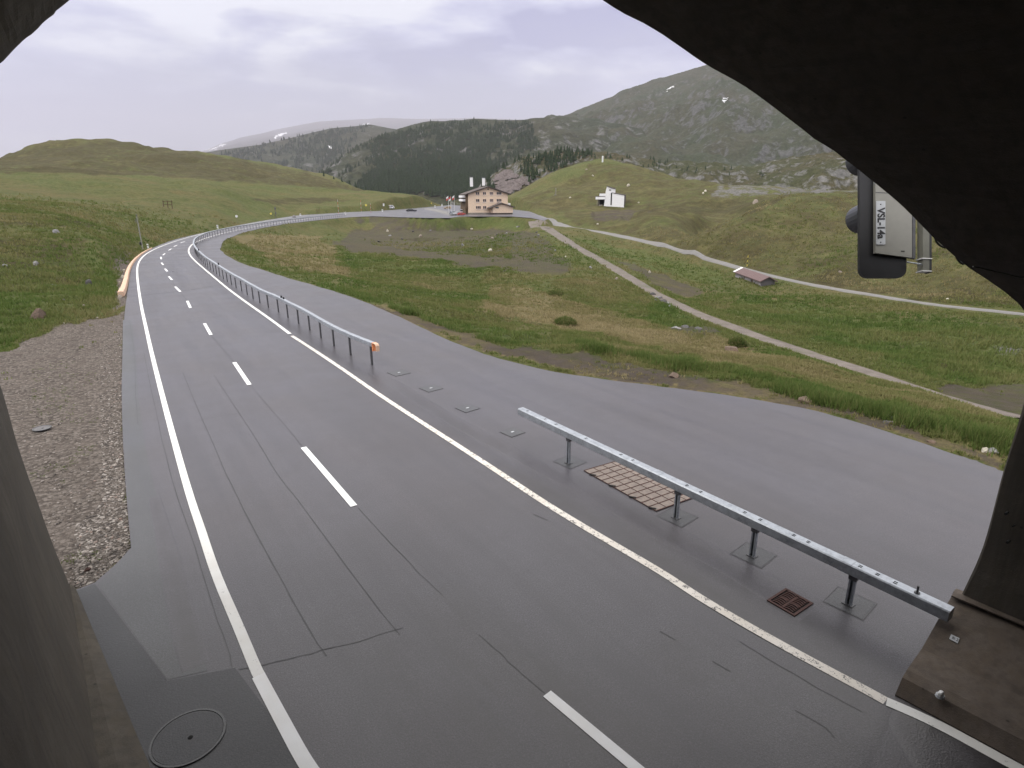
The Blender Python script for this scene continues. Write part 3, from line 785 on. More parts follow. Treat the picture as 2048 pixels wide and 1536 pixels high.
rky, F_rky = layer('hill', [(900, 410), (935, 396), (965, 362), (1000, 336), (1050, 313), (1100, 302), (1160, 302), (1220, 308), (1330, 322), (1420, 322), (1500, 334), (1580, 310), (1660, 303), (1760, 306), (1900, 314), (2060, 320), (2300, 340)], 480, 760, 415, M['mt_rock'], 16, 90, 19, p=.7, na=520, nr=120, silamp=.004)
# ------------------------------------------------------------------ road, markings, seams (parts of the road)
road = struct(poly_obj('road', ROAD, 0.0, M['asphalt']))
def pxl(P, per=5, sm=1):
    L = [np.array([*G(u, v)[:2], 0.0]) for u, v in P]
    return smooth_line(catmull(L, per), sm)
def mark(name, P, w, mat, z=.010, per=5, px=True):
    L = pxl(P, per, 8) if px else P
    return ribbon(L, w, z).build(name, mat, road)
L_OLD = [(519, 1352), (510, 1335), (471.5, 1240), (429.4, 1145), (400, 1050), (379.4, 993), (339, 846.5), (318, 765), (301.8, 700), (292, 655), (284, 620), (279, 590), (275.3, 562), (274, 540), (277, 525), (286, 513), (300, 503), (325, 491.5), (360, 479.5), (400, 468.5), (450, 457), (500, 447.5), (560, 437.7), (620, 430.5), (700, 425)]
L_NEW = [(690, 1640), (650, 1580), (612, 1529), (574, 1459), (545, 1405), (517, 1352)]
R_LINE = [(2160, 1604), (2001.5, 1519), (1876, 1449), (1773, 1404)]
R_WORN = [(1771, 1403), (1732, 1381), (1577, 1298.7), (1400, 1197), (1330, 1148.6), (1220, 1085), (1090, 1007), (1000, 946), (870, 862), (748, 783), (675, 731), (584, 672)]
R_FAR = [(580, 668), (540, 638), (500, 610), (460, 581), (430, 556), (405, 535), (388, 520), (379, 509), (377, 500), (381, 492), (390, 485), (410, 477), (440, 468), (480, 459), (560, 445), (640, 434.5)]
mark('edge_line', L_OLD, .155, M['paint'])
mark('edge_line', L_NEW, .175, M['paint_new'], .012)
mark('edge_line', R_LINE, .165, M['paint'], .012)
mark('edge_line', R_WORN, .165, M['paint_old'])
mark('edge_line', R_FAR, .17, M['paint'])
for a, b in [((1094, 1388), (1300, 1560)), ((607, 895), (708, 1012.5)), ((468.5, 725), (499, 770)), ((409, 647), (422, 670)), ((374.5, 602), (381, 616)),
             ((350.4, 573.5), (360.6, 583.6)), ((337.5, 553), (344, 560)), ((330, 537.5), (334.5, 543)), ((323, 525.5), (326.5, 530)), ((321.5, 514), (322.6, 518.5)),
             ((326, 510.4), (330, 507)), ((337, 501), (343, 497.5)), ((347.5, 493.3), (354, 490.5)), ((361, 486), (370, 483))]:
    A, B = G(*a), G(*b)
    ribbon([A, (A + B) / 2, B], .15, .011).build('centre_dash', M['paint_new'], road)
def seam(P, w=.022, mat='tar', z=.007):
    L = pxl(P, 6)
    r = np.array([[fbm(np.array([i / 3.]), np.array([j * 7.]), 2, 5)[0] for j in range(2)] for i in range(len(L))]) * .02
    L = [p + np.array([q[0], q[1], 0]) for p, q in zip(L, r)]; w = w * .62
    return ribbon(L, [w * (.6 + .8 * random.random()) for _ in L], z).build('tar_seam', M[mat], road)
seam([(366, 745), (404.3, 837.7), (454, 949), (504, 1051.6), (556.6, 1150), (610, 1242), (652, 1311)], .028)
seam([(428, 750), (480.5, 829), (556.6, 949), (595.4, 1000), (717.6, 1167.5), (801, 1270.5)], .02)
seam([(478, 1338), (520, 1331), (600, 1312), (648, 1300), (720, 1282), (808, 1256)], .022)
seam([(396, 842), (430, 834), (482, 827)], .014)
seam([(717, 1015.7), (787, 1092), (840, 1146.6), (886, 1192)], .016)
seam([(958, 1268.7), (990, 1297), (1021, 1326), (1055, 1358), (1087, 1386)], .026)
seam([(503, 772), (552, 830), (606, 893)], .012)
seam([(424, 672), (445, 697), (466, 722)], .02)
seam([(362, 586), (374, 601)], .03); seam([(345, 562), (350, 572)], .03); seam([(335, 545), (338, 552)], .03)
seam([(288, 705), (305, 790), (325, 880), (350, 980), (384, 1080), (420, 1190), (446, 1270), (466, 1334)], .018)
seam([(259, 640), (268, 700), (272, 790), (276, 850)], .014)
seam([(262, 575), (275, 574)], .06)
seam([(1066, 1028), (1095, 1040)], .02); seam([(1480, 1283), (1560, 1332), (1640, 1378), (1725, 1425)], .02)
seam([(1320, 1262), (1350, 1279)], .03); seam([(1425, 1322), (1460, 1342)], .03); seam([(1590, 1420), (1640, 1448), (1670, 1474)], .03)
seam([(285, 590), (330, 586), (380, 580), (428, 572)], .11, 'tar', .006)
def patch(name, P, mat, z=.004):
    return poly_obj(name, [G(u, v)[:2] for u, v in P], z, M[mat], road)
def damp_shade(P, w, k=1.0, z=.003, per=8):
    """stretch of asphalt darkened for damp and for painted shade, its edge fading out, as a fine sheet on the road"""
    L = np.array(pxl(P, per, 2)); n = len(L); m = 13
    d = np.gradient(L[:, :2], axis=0); d /= np.hypot(d[:, 0], d[:, 1])[:, None]
    wv = np.interp(np.linspace(0, 1, n), np.linspace(0, 1, len(w)), w) if hasattr(w, '__len__') else np.full(n, w)
    t = np.linspace(-1, 1, m)
    X = L[:, :1] + d[:, 1:] * (t[None] * wv[:, None] / 2); Y = L[:, 1:2] - d[:, :1] * (t[None] * wv[:, None] / 2)
    e = np.linspace(0, 1, n)[:, None]
    a = (1 - np.abs(t[None]) ** 1.5) * np.clip(np.minimum(e, 1 - e) * 8, 0, 1) * k
    a = a * np.clip(1 + 1.3 * fbm(X / .5, Y / 1.6, 3, 15), 0, 1.6); a[:, 0] = a[:, -1] = 0
    Z = np.full(X.shape, z); Z[:, 0] = Z[:, -1] = -.004; Z[0] = Z[-1] = -.004
    me = grid_mesh('damp_shade_patch', X, Y, Z)
    at = me.attributes.new('damp_shade', 'FLOAT', 'POINT'); at.data.foreach_set('value', np.clip(a, 0, 1).astype(np.float32).ravel())
    return link('damp_shade_patch', me, M['asphalt'], road)
damp_shade([(470, 588), (510, 612), (592, 663), (675, 717), (750, 767), (850, 840), (955, 912), (1065, 976), (1150, 1024), (1280, 1088), (1425, 1163), (1540, 1220), (1650, 1282), (1780, 1355)], [.8, .9, 1.0, 1.1, 1.3, 1.6, 1.6])
damp_shade([(560, 628), (640, 674), (740, 738), (800, 775), (900, 838), (1000, 890), (1100, 945), (1180, 985)], [.5, .6, .6, .5], .8, .0035)
damp_shade([(1130, 935), (1210, 990), (1320, 1060), (1420, 1110), (1520, 1165), (1640, 1230)], [.6, .9, .7, 1.0], .7, .0042)
damp_shade([(300, 640), (306, 610), (304, 585), (302, 565)], 1.2, .6); damp_shade([(372, 590), (360, 562), (345, 540), (342, 520), (352, 505)], 1.0, .7)
damp_shade([(850, 1160), (960, 1265), (1080, 1375), (1200, 1480), (1330, 1590)], [1.0, 2.2, 2.4], .55, .0032)  # broad darker tone over the nearest stretch of road
damp_shade([(1300, 1250), (1450, 1345), (1600, 1430), (1760, 1520)], [1.2, 2.0, 2.6], .7, .0034)
damp_shade([(640, 1180), (760, 1300), (900, 1430), (1000, 1560)], [.8, 1.4, 1.8], .4, .0033)
damp_shade([(1790, 1395), (1900, 1450), (2040, 1520), (2200, 1600)], [1.0, 2.6, 3.4, 3.6], 1.0, .0058)  # gallery's shadow beside the kerb, painted into the asphalt colour
damp_shade([(1000, 760), (1200, 815), (1500, 880), (1800, 990)], [1.5, 3.0, 2.5], .25, .0031)
damp_shade([(306, 985), (330, 1080), (352, 1180), (378, 1290), (392, 1340)], [.25, .4, .45, .4], .9, .0058)
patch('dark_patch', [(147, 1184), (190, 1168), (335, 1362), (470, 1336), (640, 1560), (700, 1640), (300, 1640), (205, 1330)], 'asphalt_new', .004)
patch('pale_gutter', [(245, 700), (246, 640), (264, 640), (271, 700), (277, 800), (292, 900), (310, 980), (345, 1090), (380, 1200), (405, 1290), (414, 1342), (335, 1360), (195, 1170), (237, 1127), (264, 1096), (259, 1040), (250, 920), (246, 860), (245, 780)], 'asphalt_pale', .0035)
def square_seam(u, v, s, rz=.0):
    c = G(u, v); q = []
    for k in range(5):
        t = math.radians(45 + 90 * k) + rz; q.append(c + np.array([math.cos(t) * s * .707, math.sin(t) * s * .707, 0]))
    for k in range(4):
        ribbon([q[k], (q[k] + q[k + 1]) / 2, q[k + 1]], .009, .007).build('tar_seam', M['tar'], road)
    return c
for (u, v) in [(1136, 926), (1351, 1036), (1503, 1112), (1696, 1208)]:
    c = square_seam(u + 4, v - 2, .62, .12)
    poly_obj('dark_patch', [c[:2] + .29 * np.array([math.cos(math.radians(45 + 90 * k) + .12), math.sin(math.radians(45 + 90 * k) + .12)]) * 1.41 for k in range(4)], .0052, M['asphalt_streak'], road)
# ------------------------------------------------------------------ ironwork set in the surface
def sockets():
    labs = ['small square socket cover nearest the free end of the near guardrail', 'second small square socket cover from the near guardrail end',
            'third small square socket cover from the near guardrail end', 'faint square socket cover closest to the orange rail end']
    for (u, v), lab, sz in zip([(1025, 865), (935, 817), (862, 777), (798, 746)], labs, (.55, .6, .65, .7)):
        c = square_seam(u, v, sz, .12)
        t = thing('socket_cover', (c[0], c[1], 0), lab, 'cover', 'socket covers between the two guardrails', .12)
        MB().box((0, 0, .004), (sz * .92, sz * .92, .016)).build('cover_plate', M['asphalt_pale'], t)
        MB().box((.0, .0, .018), (.10, .05, .016)).build('lifting_lug', M['plate'], t)
sockets()
# ribbed gully grate
g0 = [G(*p) for p in [(1533, 1202), (1571, 1178), (1627, 1208), (1589, 1234)]]
gc = sum(g0) / 4; gx = (g0[1] - g0[0]); gy = (g0[3] - g0[0])
ang = math.atan2(gx[1], gx[0]); lx, ly = np.hypot(*gx[:2]), np.hypot(*gy[:2])
t = thing('gully_grate', (gc[0], gc[1], 0), 'rusty red ribbed drain grate between the white line and the near guardrail', 'drain grate', None, ang)
sgn = 1 if np.cross(gx[:2], gy[:2]) > 0 else -1
mb = MB()
for s in (-1, 1):
    mb.box((0, s * (ly / 2 - .02), .012), (lx, .04, .024)); mb.box((s * (lx / 2 - .02), 0, .012), (.04, ly - .08, .024))
mb.box((0, 0, .010), (.035, ly - .12, .022)); mb.box((0, 0, .009), (lx - .12, .035, .02))
mb.build('frame', M['rust'], t)
mb = MB()
nb = 9
for i in range(nb):
    x = -lx / 2 + .04 + (i + .5) * (lx - .08) / nb
    for s in (-1, 1):
        P = [(x + .025 * math.sin(q / 5 * math.pi), s * (.02 + q / 5 * (ly / 2 - .085)), .008) for q in range(6)]
        mb.sweep([np.array(p) for p in P], [(-.010, 0), (.010, 0), (.010, .018), (-.010, .018)])
mb.build('ribs', M['rust'], t)
MB().box((0, 0, .003), (lx - .04, ly - .04, .004)).build('gully', M['hole'], t)
# slab of welded steel grating under the near rail
q = [G(*p) for p in [(1168, 942), (1240, 921), (1392, 994), (1312, 1023)]]
def quad_pt(a, b): return (q[0] * (1 - a) + q[1] * a) * (1 - b) + (q[3] * (1 - a) + q[2] * a) * b
c = sum(q) / 4
t = thing('floor_grating', (c[0], c[1], 0), 'large pale square meshed grating set in the asphalt under the near guardrail', 'grating')
mb = MB(); mb.extrude([tuple(p + [0, 0, .004] - [c[0], c[1], 0]) for p in q], None, (0, 0, .010)); mb.build('bearing_plate', M['grate'], t)
mb = MB()
for i in range(12):
    b = i / 11; mb.sweep([quad_pt(0, b) - c, quad_pt(.5, b) - c, quad_pt(1, b) - c], [(-.012, .012), (.012, .012), (.012, .022), (-.012, .022)])
for a in (0, .25, .5, .75, 1.0):
    mb.sweep([quad_pt(a, 0) - c, quad_pt(a, .5) - c, quad_pt(a, 1) - c], [(-.007, .012), (.007, .012), (.007, .021), (-.007, .021)])
mb.build('bars', M['rust'], t)
for b in (.13, .42, .70, .95):
    MB().box(quad_pt(.01, b) - c + [0, 0, .022], (.16, .05, .012), -1.0).build('hinge', M['hole'], t)
def manhole(name, u, v, r, mat, lab, zoff=None):
    p = G(u, v); z = .0 if zoff is None else zoff
    t = thing(name, (p[0], p[1], z), lab, 'manhole cover')
    V = [(math.cos(a * math.pi / 20) * r, math.sin(a * math.pi / 20) * r, .016) for a in range(40)]
    mb = MB(); mb.extrude([(x, y, .002) for x, y, _ in V], None, (0, 0, .014)); mb.build('lid', M[mat], t)
    mb = MB(); P = [np.array((math.cos(a * math.pi / 24) * (r + .02), math.sin(a * math.pi / 24) * (r + .02), 0)) for a in range(49)]
    mb.sweep(P, [(-.014, 0), (.014, 0), (.014, .02), (-.014, .02)]); mb.build('rim', M['asphalt_pale'], t)
    MB().tube((.02, -.03, .014), (.02, -.03, .02), .03, 12).build('keyhole', M['hole'], t)
manhole('manhole_cover', 377, 1475, .40, 'asphalt_new', 'round dark manhole cover in the asphalt beside the gallery wall')
manhole('manhole_cover', 84, 857, .20, 'iron', 'round pale grey manhole cover lying in the gravel lay-by', .0)
# ------------------------------------------------------------------ mountain gallery the camera hangs in
PA = G(145, 1182)[:2]; PB_ = G(1880, 1260)[:2]
pdir = (PB_ - PA) / np.linalg.norm(PB_ - PA); pn = np.array([-pdir[1], pdir[0]])      # pn points outwards
if pn @ np.array([0.6, 0.8]) < 0: pn = -pn
def on_portal(u, v):
    d = ray(u, v); t = (PA @ pn) / (d[:2] @ pn); p = np.array([d[0] * t, d[1] * t, CAMH + d[2] * t])
    return ((p[:2] - PA) @ pdir, p[2])
LEFTS = [on_portal(*p) for p in [(145, 1182), (90, 1040), (40, 900), (0, 760)]]
TOPL = [on_portal(*p) for p in [(-190, 305), (-120, 238), (-55, 180), (0, 131), (35, 99), (72, 66), (108, 33), (145, 0)]]
TOPR = [on_portal(*p) for p in [(1190, 0), (1300, 60), (1400, 130), (1500, 190), (1600, 263), (1700, 336), (1800, 420), (1900, 515), (2048, 635)]]
RGT = [on_portal(*p) for p in [(2048, 770), (2000, 940), (1960, 1090), (1917, 1188)]] + [on_portal(1896, 1238)]
crown = [(3.9, 10.0), (5.6, 10.25), (7.3, 9.65)]
prof = [LEFTS[0]] + LEFTS[1:] + [(-.42, 5.2)] + TOPL + crown + TOPR + RGT + [(RGT[-1][0] + .0, -.3)]
prof = [(PA @ np.zeros(2) + LEFTS[0][0], -.3)] + prof
PR = catmull([np.array(p) for p in prof], 5)
cen = np.array([5.4, 4.5])
def outw(i, d):
    a = PR[max(i - 1, 0)]; b = PR[min(i + 1, len(PR) - 1)]
    t = (b - a) / np.linalg.norm(b - a); nrm = np.array([-t[1], t[0]])
    if nrm @ (PR[i] - cen) < 0: nrm = -nrm
    return PR[i] + nrm * d
def W(sz, back=0.0):
    p = PA + pdir * sz[0]
    sh = .075 * float(sstep(6.2, 3.0, sz[1])) * (1 if sz[0] < 5 else .5)      # the lower walls close in a little
    return (p[0] + (AX[0] + sh) * back, p[1] + AX[1] * back, sz[1])
AX = np.array([0.0, -1.0])
gal = thing('gallery', (4, 0, 0), 'dark concrete mountain gallery framing the view with its arched portal', 'gallery')
gal.location = (0, 0, 0)
backs = np.concatenate([[0, .05, .25, .6], np.linspace(1.2, 26, 44)])
V = []; F = []
n_ = len(PR)
jit = np.random.default_rng(3)
for b in backs:
    for i, p in enumerate(PR):
        q = outw(i, .05 if b == 0 else (.012 if b < .1 else 0.0) + .018 * fbm(np.array([i * .35]), np.array([b * .8]), 3, 4)[0])
        V.append(W(q, b))
for j in range(len(backs) - 1):
    for i in range(n_ - 1): F.append((j * n_ + i, j * n_ + i + 1, (j + 1) * n_ + i + 1, (j + 1) * n_ + i))
off = len(V)
for b in (0, 26):
    for i in range(n_): V.append(W(outw(i, .75), b))
for i in range(n_ - 1):
    F.append((off + i, off + n_ + i, off + n_ + i + 1, off + i + 1))
    F.append((i, off + i, off + i + 1, i + 1))
k = (len(backs) - 1) * n_
for i in range(n_ - 1): F.append((k + i, k + i + 1, off + n_ + i + 1, off + n_ + i))
vault = MB().add(V, F).build('vault', M['concrete'], gal, smooth=False)
# added unseen cap on the rear end, keeps daylight out of the tube
V = [W(p, 25.9) for p in PR]; MB().extrude(V, None, (AX[0] * .4, AX[1] * .4, 0)).build('blackout_cap', M['concrete'], gal)
# left footing: narrow sloping kerb between wall and road
fl = [G(*p) for p in [(146, 1186), (205, 1300), (262, 1425), (316, 1536), (372, 1640)]]
wl = [np.array([PA[0] + AX[0] * b, PA[1] + AX[1] * b, 0]) for b in np.linspace(0, 9, 6)]
mb = MB(); Vv = []; Ff = []
for i, b in enumerate(np.linspace(0.02, 11.5, 16)):
    wx, wy = PA[0] + .075 * b, PA[1] + AX[1] * b
    wd = min(.05 + b * .085, .48)
    Vv += [(wx - .1, wy, .16), (wx + wd * .35, wy, .13), (wx + wd, wy, .03), (wx + wd + .01, wy, -.02), (wx - .1, wy, -.02)]
for i in range(15):
    for k in range(5): Ff.append((i * 5 + k, i * 5 + (k + 1) % 5, (i + 1) * 5 + (k + 1) % 5, (i + 1) * 5 + k))
Ff += [(0, 1, 2, 3, 4), tuple(75 + k for k in (4, 3, 2, 1, 0))]
mb.add(Vv, Ff).build('footing', M['concrete'], gal)
# right footing and raised kerb walkway
k0 = G(1797, 1399); 
edge = [(10.12, .66), (9.98, .68), (9.92, .62), (8.82, .27), (8.26, .24), (8.10, .20), (7.93, .02), (7.93, -.1), (10.12, -.1)]
V = []
for (x, z) in edge:
    yb = 2.42 + (x - 7.93) * .095
    V.append((x, yb, z))
mb = MB(); m_ = len(edge); Vv = []; Ff = []
for j, b in enumerate(np.linspace(0, 18, 10)):
    for p in V: Vv.append((p[0] + .10 * b, p[1] - b, p[2]))
for j in range(9):
    for k in range(m_): Ff.append((j * m_ + k, j * m_ + (k + 1) % m_, (j + 1) * m_ + (k + 1) % m_, (j + 1) * m_ + k))
Ff += [tuple(range(m_ - 1, -1, -1)), tuple(9 * m_ + k for k in range(m_))]
mb.add(Vv, Ff).build('kerb', M['concrete_brown'], gal)
# ledge along the top of the lower wall and bolt holes
mb = MB(); mb.sweep([np.array([9.95 + .10 * b, 2.58 - b, .66]) for b in np.linspace(-.02, 12, 8)], [(-.03, 0), (.12, 0), (.12, .022), (-.03, .022)])
mb.build('ledge', M['concrete_brown'], gal)
def on_wall(u, v, b0=.0):
    """point of the right-hand inner wall seen at a pixel (plane x = const near the portal)"""
    d = ray(u, v)
    best = None
    for b in np.linspace(0.05, 4, 160):
        p = PA + pdir * 14.25 + AX * b
        t = (p @ np.array([1.0, AX[0]]) ) / (d[:2] @ np.array([1.0, AX[0]]))
        return np.array([d[0] * t, d[1] * t, CAMH + d[2] * t])
for u, v, r in [(2013, 1027, .018), (2016, 1084, .018), (2027, 1052, .008)]:
    p = on_wall(u, v); MB().tube((p[0] - .03, p[1], p[2]), (p[0] + .05, p[1], p[2]), r, 14).build('bolt_hole', M['hole'], gal)
# small plate with faint lettering and the reflector on the kerb
def slope_pt(u, v):
    d = ray(u, v); a = np.array([9.92, 2.6, .62]); b = np.array([8.82, 2.5, .27]); c = a + np.array([.10, -1, 0])
    nn = np.cross(b - a, c - a); t = ((a - [0, 0, CAMH]) @ nn) / (d @ nn)
    return np.array([0, 0, CAMH]) + d * t, nn / np.linalg.norm(nn)
cs = [slope_pt(*p) for p in [(1902, 1270), (1919, 1278), (1915, 1288), (1898, 1279)]]
nn = cs[0][1] * (1 if cs[0][1][2] > 0 else -1)
mb = MB(); mb.extrude([tuple(p + nn * .004) for p, _ in cs], None, tuple(nn * .014))
pl = mb.build('wall_plate', M['plate'], None); tag(pl, 'small white number plate on the brown gallery footing', 'plate')
c4 = [p + nn * .0195 for p, _ in cs]
def pp(a, b): return (c4[0] * (1 - a) + c4[1] * a) * (1 - b) + (c4[3] * (1 - a) + c4[2] * a) * b
mb = MB()
for a0, a1, b0, b1 in [(.26, .34, .25, .75), (.38, .44, .3, .7), (.34, .38, .3, .45), (.48, .52, .25, .75), (.55, .6, .45, .6), (.74, .9, .25, .34), (.84, .9, .34, .75), (.74, .9, .66, .75)]:
    mb.extrude([tuple(pp(a, b)) for a, b in [(a0, b0), (a1, b0), (a1, b1), (a0, b1)]], None, tuple(nn * .003))
lt = mb.build('lettering', simple('faded_ink', (.10, .11, .12), .6), pl)
p, n2 = slope_pt(1880, 1392)
p = G(1880, 1392, .25); 
t = thing('road_stud', p, 'small white reflector stud on the edge of the gallery kerb', 'reflector')
MB().tube((0, 0, -.01), (0, 0, .022), .055, 12, .05).build('stud_base', M['plate'], t)
MB().bbox((0, 0, .045), (.09, .05, .05), .012).build('lens', M['whitemetal'], t)
# ------------------------------------------------------------------ lane control signal hung just outside the portal
SD = 8.6
def cpt(u, v, dep): 
    q = ray(u, v); return np.array([0, 0, CAMH]) + q * dep
org = cpt(1768, 430, SD)
sig = thing('lane_signal', org, 'black backed lane signal with grey rear housing and a VSL-14a plate', 'traffic signal')
sig.rotation_euler = Matrix(MCAM.tolist()).to_euler()
def lp(u, v, y=0.0):       # local coordinates of a pixel at depth SD + y
    k = (SD + y) / FPX
    return ((u - 1024) * k - (1768 - 1024) * SD / FPX, y, -(v - 768) * k + (430 - 768) * SD / FPX)
def rrect(u0, v0, u1, v1, r, y):
    P = []
    for cx, cy, a0 in ((u1 - r, v0 + r, -90), (u1 - r, v1 - r, 0), (u0 + r, v1 - r, 90), (u0 + r, v0 + r, 180)):
        for k in range(7):
            a = math.radians(a0 + 15 * k); P.append(lp(cx + r * math.cos(a), cy + r * math.sin(a), y))
    return P
MB().extrude(rrect(1719, 225, 1813, 556, 18, 0), None, (0, .05, 0)).build('backing_board', M['black'], sig)
hs = MB().extrude([lp(1751, 230, -.06), lp(1824, 230, -.06), lp(1824, 515.5, -.06), lp(1751, 506, -.06)], None, (0, .055, 0)).build('housing', M['greypaint'], sig)
MB().extrude([lp(1751.4, 384, -.063), lp(1824, 388, -.063), lp(1824, 389.4, -.063), lp(1751.4, 385.4, -.063)], None, (0, .002, 0)).build('lid_joint', M['steel_dark'], hs)
MB().extrude([lp(1825, 232, -.055), lp(1831, 232, -.055), lp(1831, 518, -.055), lp(1825, 516, -.055)], None, (0, .05, 0)).build('hinge_strip', M['steel_dark'], hs)
for v0, v1 in ((360, 375), (478, 484)):
    MB().box(lp(1749, (v0 + v1) / 2, -.03), (.012, .02, .03)).build('latch', M['galv'], hs)
for x in range(3): MB().box(lp(1803 + x * 2.6, 502.5, -.062), (.009, .004, .016)).build('louvre_slot', M['hole'], hs)
sp = MB().extrude(rrect(1752.5, 402, 1771, 489, 1.5, -.07), None, (0, .008, 0)).build('sign_plate', M['plate'], sig)
for v in (408.5, 484.5): MB().tube(lp(1761.5, v, -.074), lp(1761.5, v, -.068), .008, 10).build('screw', M['ink'], sp)
def text_mesh(s, size):
    cu = bpy.data.curves.new('lettering', 'FONT'); cu.body = s; cu.size = size; cu.extrude = .002; cu.offset = .0035; cu.align_x = 'CENTER'; cu.align_y = 'CENTER'
    ob = bpy.data.objects.new('lettering', cu); COL.objects.link(ob)
    me = bpy.data.meshes.new_from_object(ob); bpy.data.objects.remove(ob); return me
tm = text_mesh('VSL-14a', .128)
xs = [v.co.x for v in tm.vertices]; wv = max(xs) - min(xs); k = (478 - 415) * (SD - .07) / FPX / wv
px_, _, pz_ = lp(1761.7, 446.5, -.072)
for v in tm.vertices:
    x, y, z = v.co; x *= k
    v.co = (px_ + y * 1.12, -.072 - z, pz_ - x)
link('lettering', tm, M['ink'], sp)
for v in (426, 306):
    mb = MB(); Vv = []; Ff = []
    c = lp(1747, v); R1 = .205
    for y, r in ((.05, R1), (.36, R1)):
        for k in range(24):
            a = 2 * math.pi * k / 24; Vv.append((c[0] + r * math.cos(a), y, c[2] + r * math.sin(a)))
    for y, r in ((.36, R1 - .02), (.05, R1 - .02)):
        for k in range(24):
            a = 2 * math.pi * k / 24; Vv.append((c[0] + r * math.cos(a), y, c[2] + r * math.sin(a)))
    for j in range(3):
        for k in range(24): Ff.append((j * 24 + k, j * 24 + (k + 1) % 24, (j + 1) * 24 + (k + 1) % 24, (j + 1) * 24 + k))
    for k in range(24): Ff.append((72 + k, 72 + (k + 1) % 24, (k + 1) % 24, k))
    mb.add(Vv, Ff).build('visor', simple('grey_black_visor', (.045, .047, .055), .45), sig)
# bracket post holding the signal
ps = thing('mounting_post', cpt(1854, 470, SD - .1), 'dark square steel post with silver clamps beside the lane signal', 'post')
ps.rotation_euler = sig.rotation_euler
def lq(u, v, y=0.0):
    k = (SD - .1 + y) / FPX
    return ((u - 1854) * k + (1854 - 1024) * (k - (SD - .1) / FPX), y, -(v - 470) * k + (470 - 768) * -1 * (k - (SD - .1) / FPX))
MB().extrude([lq(1846, 300), lq(1859, 300), lq(1859, 543), lq(1846, 541)], None, (0, .12, 0)).build('post', simple('grey_green_steel', (.16, .16, .13), .55), ps)
MB().extrude([lq(1859.5, 300, .005), lq(1863.5, 300, .005), lq(1863.5, 545, .005), lq(1859.5, 543.5, .005)], None, (0, .12, 0)).build('side_rail', M['black'], ps)
for v in (516.5, 541.5):
    MB().extrude([lq(1844.5, v - 1.3, -.01), lq(1864.5, v - .2, -.01), lq(1864.5, v + 1.6, -.01), lq(1844.5, v + 1, -.01)], None, (0, .14, 0)).build('clamp', M['whitemetal'], ps)
MB().tube(lq(1814, 524, .02), lq(1845, 529, .02), .010, 8).build('stay_rod', M['galv'], ps)
for nm, P, lab in [('cable', [(1868, 440), (1868, 460), (1871, 478), (1878, 489), (1889, 494.5), (1902, 494), (1915, 485)], 'black cable loop nearest the signal post under the arch'),
                   ('cable', [(1908, 480), (1909, 499), (1912, 512), (1918, 522), (1926, 527.5), (1936, 525)], 'smaller black cable loop lower along the arch edge')]:
    pts = catmull([cpt(u, v, 8.05) for u, v in P], 6)
    tag(MB().path_tube(pts, .014, 8).build(nm, M['rubber'], None, True), lab, 'cable', 'cables along the arch')
# thin light conduit on the arch
pts = [cpt(u, v, 6.6) for u, v in [(1946, 533), (1990, 543), (2048, 557), (2120, 575)]]
tag(MB().path_tube(pts, .008, 6).build('wire', M['greypaint'], None), 'thin pale wire running across the dark arch at the frame edge', 'wire')
# ------------------------------------------------------------------ guardrails
def beam_prof(w, h):
    c = .018
    return [(-w / 2, c), (-w / 2 + c, 0), (w / 2 - c, 0), (w / 2, c), (w / 2, h - c), (w / 2 - c, h), (-w / 2 + c, h), (-w / 2, h - c)]
def rail_post(mb, h, sc=1.0):
    a, b, t = .10 * sc, .055 * sc, .008
    mb.box((0, b / 2, h / 2), (a, t, h)).box((-a / 2, 0, h / 2), (t, b, h)).box((a / 2, 0, h / 2), (t, b, h))
    mb.box((-a / 2 + .014, -b / 2, h / 2), (.03, t, h)).box((a / 2 - .014, -b / 2, h / 2), (.03, t, h))
    return mb
# near rail: beam on four visible posts, running into the gallery pillar
NB = [(1136.7, 926.5), (1351.6, 1036), (1503.8, 1112), (1696.8, 1208.5)]
NT = [(1139, 875), (1359, 980), (1515.5, 1055), (1716.4, 1151.5)]
nb = [G(*p) for p in NB]
def h_over(b, top):
    d = ray(*top); return CAMH + d[2] * math.hypot(*b[:2]) / math.hypot(d[0], d[1])
nh = [h_over(b, t) for b, t in zip(nb, NT)]
dirn = (nb[3] - nb[0]) / np.linalg.norm(nb[3] - nb[0])
x0 = nb[0]; Ls = [float((b - x0) @ dirn) for b in nb]
def beam_base(s): return float(np.polyval(np.polyfit(Ls, nh, 1), s))
near = thing('guard_rail', (x0[0], x0[1], 0), 'short galvanised box beam guardrail ending at the gallery pillar, nearest the camera', 'guardrail')
def top_hit(u, v):     # along-beam coordinate of a pixel on the upper far edge
    d = ray(u, v); best = None
    for s in np.linspace(-3, 9, 600):
        p = x0 + dirn * s; q = d * (math.hypot(p[0], p[1]) / math.hypot(d[0], d[1]))
        e = abs(math.atan2(q[0], q[1]) - math.atan2(p[0], p[1]))
        if best is None or e < best[0]: best = (e, s)
    return best[1]
s0, s1 = top_hit(1041, 817), top_hit(1906, 1212)
P = [np.array([*(dirn * s)[:2], beam_base(s)]) for s in np.linspace(s0, s1, 12)]
MB().sweep(P, beam_prof(.20, .185)).build('beam', M['galv'], near)
for su, sv in ((1312, 936), (1688, 1110)):
    s = top_hit(su, sv)
    MB().sweep([np.array([*(dirn * q)[:2], beam_base(q) - .004]) for q in (s - .02, s + .16)], [(a * 1.04, b * 1.05) for a, b in beam_prof(.20, .185)]).build('splice', M['galv'], near)
lat = np.array([dirn[1], -dirn[0]])
